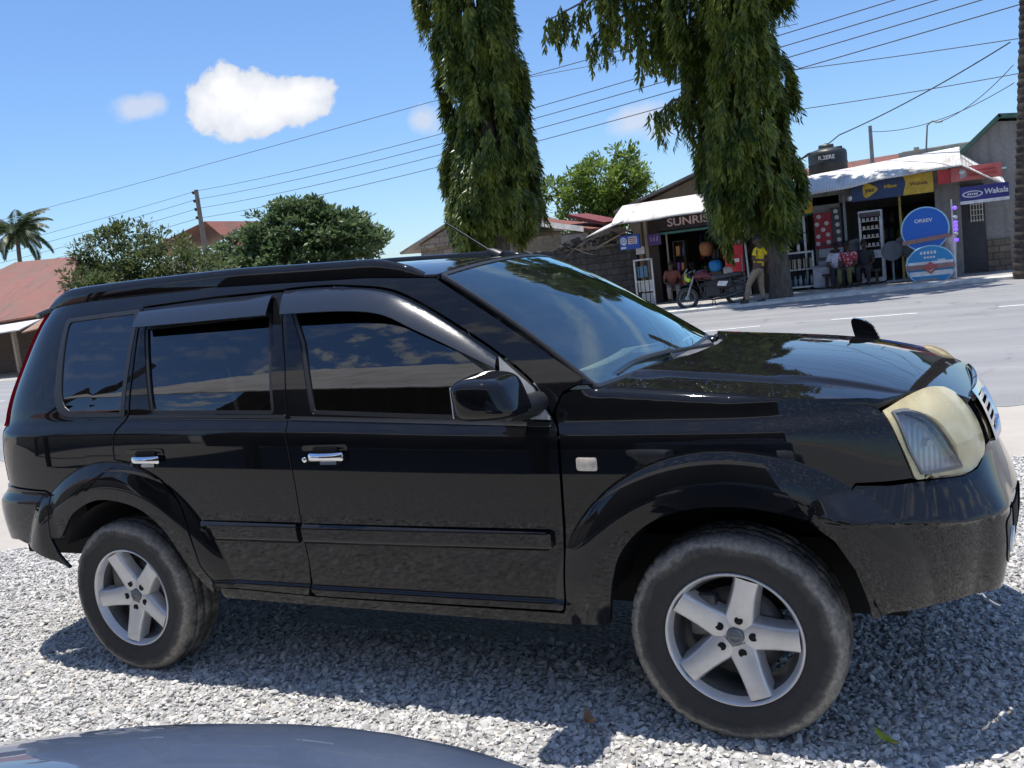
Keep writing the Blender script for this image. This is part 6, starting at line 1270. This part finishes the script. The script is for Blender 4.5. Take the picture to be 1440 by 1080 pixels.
sit(-.86, 23.35, .15, 'seated person in a pale lilac shirt and dark trousers, leftmost outside the shop', lil, navy, face=(.4, -1, -.2))
sit(-.52, 23.25, -.25, 'seated person in a red and white patterned shirt and olive trousers beside the lilac shirt', plaid(), olive, face=(-.5, -1, -.3))
sit(-.12, 23.38, -.1, 'seated person in charcoal clothes, rightmost of the seated group outside the shop', blk, blk, face=(-.3, -1, -.2))
m = MB(); m.box((0, 0, .37), (1.5, .32, .05)); 
for a in (-.65, .65): m.box((a, 0, .18), (.06, .28, .34))
tag(m.build('bench', darkwood, loc=(-.5, 23.36, .06)), 'low dark wooden bench under the three seated people', 'bench')
# a person deep in the SUNRISE shop entrance
m_ = mat('red_brown_shirt', (.22, .07, .05), .85); sit(-5.55, 23.5, .3, 'seated person in a red brown top and patterned cloth at the SUNRISE shop entrance', m_, mat('grey_patterned_cloth', (.22, .20, .20), .9, var=.7, scale=30), face=(.3, -1, -.3))
# ------------------------------------------------------------------ motorcycle
def moto():
    root = empty('motorcycle', (-3.66, 20.35, .0), rz=.14, label='black motorcycle with dark red tank and lime green headlamp cowl before the SUNRISE shop', cat='motorcycle')
    blkp = mat('gloss_black_metal', (.012, .012, .014), .25); rub = mat('grey_dusty_tyre', (.05, .05, .05), .8); alu = mat('dull_alloy', (.40, .40, .41), .4, .7); Ry = Matrix.Rotation(rad(90), 3, 'X')
    for nm, cx in (('front', -.64), ('rear', .62)):
        m = MB(); m.lathe([(.205, .04), (.232, .056), (.265, .058), (.288, .04), (.297, 0), (.288, -.04), (.265, -.058), (.232, -.056), (.205, -.04)], 40, Ry, c=(0, 0, 0), close=True); t = m.build('wheel', rub, root, loc=(cx, 0, .297))
        m = MB(); m.lathe([(.195, .03), (.212, .036), (.212, -.036), (.195, -.03)], 36, Ry, close=True); m.lathe([(0, .06), (.05, .06), (.06, .04), (.06, -.04), (.05, -.06), (0, -.06)], 16, Ry)
        for k in range(18): a = k*math.pi/9; m.tube([(.05*math.cos(a), .03*(-1)**k, .05*math.sin(a)), (.2*math.cos(a+.15), 0, .2*math.sin(a+.15))], .005, 4)
        m.build('rim', alu, t)
        m = MB()
        def gd(i, j, cx=cx): a = math.pi*(.18+.62*i) if cx < 0 else math.pi*(.20+.55*i); w = (j-.5); r_ = .345-.02*abs(w)*2; return Vector((cx+r_*math.cos(a), w*.15, .30+r_*math.sin(a)+.03))
        m.grid(gd, 16, 4); m.build('mudguard', blkp, root)
    m = MB()
    for s in (-1, 1): m.tube([(-.64, s*.085, .30), (-.43, s*.085, .86)], [.026, .022], 8)
    m.build('fork', alu, root)
    m = MB(); m.tube([(-.40, 0, .86), (-.30, 0, .55), (-.15, 0, .26), (.25, 0, .26), (.34, 0, .60), (-.38, 0, .78)], .024, 8); m.tube([(.30, .10, .30), (.62, .10, .297)], .022, 8); m.tube([(.30, -.10, .30), (.62, -.10, .297)], .022, 8); m.tube([(.25, 0, .62), (.85, 0, .74)], .022, 8); m.build('frame', blkp, root)
    m = MB()
    for i in range(1): m.tube(crv([(-.42, 0, .80), (-.33, 0, .86), (-.15, 0, .87), (.05, 0, .76)], 5), [.06, .075, .09, .10, .11, .115, .12, .12, .12, .115, .11, .10, .09, .08, .07, .05], 12)
    m.build('fuel_tank', mat('dark_red_tank', (.10, .012, .02), .25), root)
    m = MB(); m.tube(crv([(.0, 0, .775), (.2, 0, .755), (.5, 0, .80), (.82, 0, .83)], 5), [.05]+[.10]*14+[.06], 10)
    for k in range(len(m.v)): x_, y_, z_ = m.v[k]; m.v[k] = (x_, y_*1.15, z_ if z_ < .8 else .8+(z_-.8)*.55)
    m.build('seat', mat('grey_black_seat', (.05, .05, .052), .5), root)
    m = MB(); m.box((.04, 0, .42), (.40, .24, .30), bev=.04); m.tube([(-.05, 0, .48), (-.16, 0, .68)], [.10, .085], 12)
    for k in range(5): m.lathe([(.0, 0), (.115, 0), (.115, .010), (0, .010)], 14, Matrix.Rotation(rad(-28), 3, 'Y'), c=(-.065-.022*k, 0, .50+.035*k))
    m.build('engine', mat('dark_engine_metal', (.04, .04, .043), .45, .5), root)
    m = MB(); m.box((.32, -.135, .60), (.42, .03, .22), bev=.012); sc = m.build('side_cover', blkp, root); m = MB(); m.prism([(-.13, -.04), (.09, -.07), (.16, .05), (-.08, .075)], .008, Ry, (.29, -.152, .60)); m.build('white_flash', WHT, sc)
    m = MB(); m.tube([(-.16, -.08, .55), (-.20, -.12, .30), (.0, -.15, .22), (.35, -.16, .25), (.80, -.17, .36)], [.02, .022, .026, .045, .05], 10); m.build('exhaust', mat('sooty_metal', (.07, .07, .072), .4, .6), root)
    m = MB(); m.tube([(-.50, -.34, .98), (-.40, -.22, 1.0), (-.42, 0, .93), (-.40, .22, 1.0), (-.50, .34, .98)], .013, 6); m.build('handlebar', alu, root)
    m = MB(); m.lathe([(0, .06), (.085, .055), (.10, 0), (.07, -.07), (0, -.09)], 16, Matrix.Rotation(rad(-90), 3, 'Y'), c=(-.55, 0, .86)); hl_ = m.build('headlamp', blkp, root); m = MB(); m.tube([(-.62, -.02, .93), (-.57, 0, .80), (-.55, .0, .72)], [.05, .095, .04], 8); m.build('cowl', mat('lime_green_plastic', (.45, .70, .03), .35), hl_)
    for s in (-1, 1):
        m = MB(); m.tube([(-.42, s*.25, 1.0), (-.46, s*.30, 1.14)], .008, 5); m.lathe([(0, .012), (.05, .01), (.055, 0), (0, -.015)], 12, Matrix.Rotation(rad(90), 3, 'Y'), c=(-.46, s*.31, 1.17)); m.build('mirror', blkp, root)
    m = MB(); m.tube([(-.56, -.20, 1.06), (-.64, -.10, .96), (-.66, 0, .78)], .02, 6); m.build('leg_guard', alu, root); m = MB(); m.tube([(.05, -.1, .28), (-.02, -.28, .0)], .014, 5); m.tube([(.05, .1, .28), (.05, .2, .02)], .014, 5); m.build('stand', blkp, root)
    for s in (-1, 1): m = MB(); m.tube([(.50, s*.11, .76), (.60, s*.12, .36)], [.028, .024], 8); m.build('rear_shock', blkp, root)
    m = MB(); m.box((.36, -.09, .31), (.50, .05, .10), bev=.02); m.build('chain_case', blkp, root); m = MB(); m.box((.12, 0, .62), (.42, .20, .18), bev=.03); m.build('battery_cover', blkp, root)
    m = MB(); m.tube([(-.24, -.20, .62), (-.28, -.24, .42), (-.18, -.22, .24)], .016, 6); m.tube([(-.24, .20, .62), (-.28, .24, .42), (-.18, .22, .24)], .016, 6); m.tube([(-.24, -.20, .62), (-.30, 0, .64), (-.24, .20, .62)], .016, 6); m.build('crash_bar', blkp, root)
    m = MB(); m.tube([(.78, -.10, .80), (.92, -.10, .86), (.92, .10, .86), (.78, .10, .80)], .014, 6); m.box((.90, 0, .70), (.06, .12, .07), bev=.01); m.build('tail_rack', blkp, root)
moto()
# ------------------------------------------------------------------ clouds in the world's sky
def pixdir(px, py): return Vector(cf+cr*(px-720)/FPX-cu*(py-540)/FPX)
CL = [((-.636, .747, .196), .052, .037, .05), ((-.603, .775, .195), .056, .027, -.05), ((-.622, .758, .182), .054, .023, 0), ((-.582, .79, .204), .032, .018, 0), ((-.643, .742, .211), .028, .026, 0)]
d0 = None
for d, hw, hh, tl in CL:
    v = puff(d, hw, hh, tl); d0 = v if d0 is None else wmath('MAXIMUM', d0, v)
nd = wmath('MULTIPLY', wmath('SUBTRACT', wnz.outputs[0], .5), 1.35)
big = wmath('ADD', d0, nd)
bigf = wmath('MULTIPLY', wmath('SMOOTH_MIN', wmath('MAXIMUM', wmath('MULTIPLY', wmath('SUBTRACT', big, .03), 7.0), 0.0), 1.0, .2), .96)
w0 = None
for d, hw, hh, tl in [((-.698, .688, .198), .034, .013, .05), ((-.4856, .8587, .164), .020, .020, 0), ((-.2787, .95, .1406), .036, .018, .2), ((-.262, .957, .128), .020, .016, .2)]:
    v = puff(d, hw, hh, tl); w0 = v if w0 is None else wmath('MAXIMUM', w0, v)
wisp = wmath('MULTIPLY', wmath('MINIMUM', wmath('MAXIMUM', wmath('MULTIPLY', wmath('ADD', w0, wmath('MULTIPLY', nd, 1.25)), 1.6), 0.0), 1.0), .72)
w1 = None
for d, hw, hh, tl in [(sky_dir(-.16, .47), .30, .05, .10), (sky_dir(.12, .40), .22, .03, -.12), (sky_dir(-.35, .60), .26, .06, .2), (sky_dir(.3, .62), .30, .06, -.1)]:
    v = puff(d, hw, hh, tl); w1 = v if w1 is None else wmath('MAXIMUM', w1, v)
high = wmath('MULTIPLY', wmath('MINIMUM', wmath('MAXIMUM', wmath('MULTIPLY', wmath('ADD', w1, nd), 1.2), 0.0), 1.0), .42)  # unseen streaks above the view, added for white reflections in the windshield
# broken cloud field behind the camera, which the windows mirror
sep = wnode('ShaderNodeSeparateXYZ'); wl(tcw.outputs['Generated'], sep.inputs[0])
backf = wmath('MULTIPLY', wmath('MINIMUM', wmath('MAXIMUM', wmath('MULTIPLY', wmath('SUBTRACT', -.25, sep.outputs[1]), 3.0), 0.0), 1.0), wmath('MINIMUM', wmath('MAXIMUM', wmath('MULTIPLY', wmath('SUBTRACT', wnz2.outputs[0], .50), 3.5), 0.0), 1.0))
front = wmath('MAXIMUM', wmath('MAXIMUM', bigf, wisp), high); allc = wmath('MAXIMUM', front, wmath('MULTIPLY', backf, .06))
cbg = wnode('ShaderNodeBackground'); crp = wnode('ShaderNodeValToRGB')
crp.color_ramp.elements[0].position = .12; crp.color_ramp.elements[0].color = (.70, .74, .82, 1); crp.color_ramp.elements[1].position = .62; crp.color_ramp.elements[1].color = (.98, .98, 1, 1)
wl(wmath('ADD', d0, wmath('MULTIPLY', wmath('SUBTRACT', wnz.outputs[0], .5), 1.3)), crp.inputs[0]); wl(crp.outputs[0], cbg.inputs[0]); cbg.inputs[1].default_value = .92
mixw = wnode('ShaderNodeMixShader'); wl(allc, mixw.inputs[0]); wl(wbg.outputs[0], mixw.inputs[1]); wl(cbg.outputs[0], mixw.inputs[2]); wl(mixw.outputs[0], wout.inputs[0])
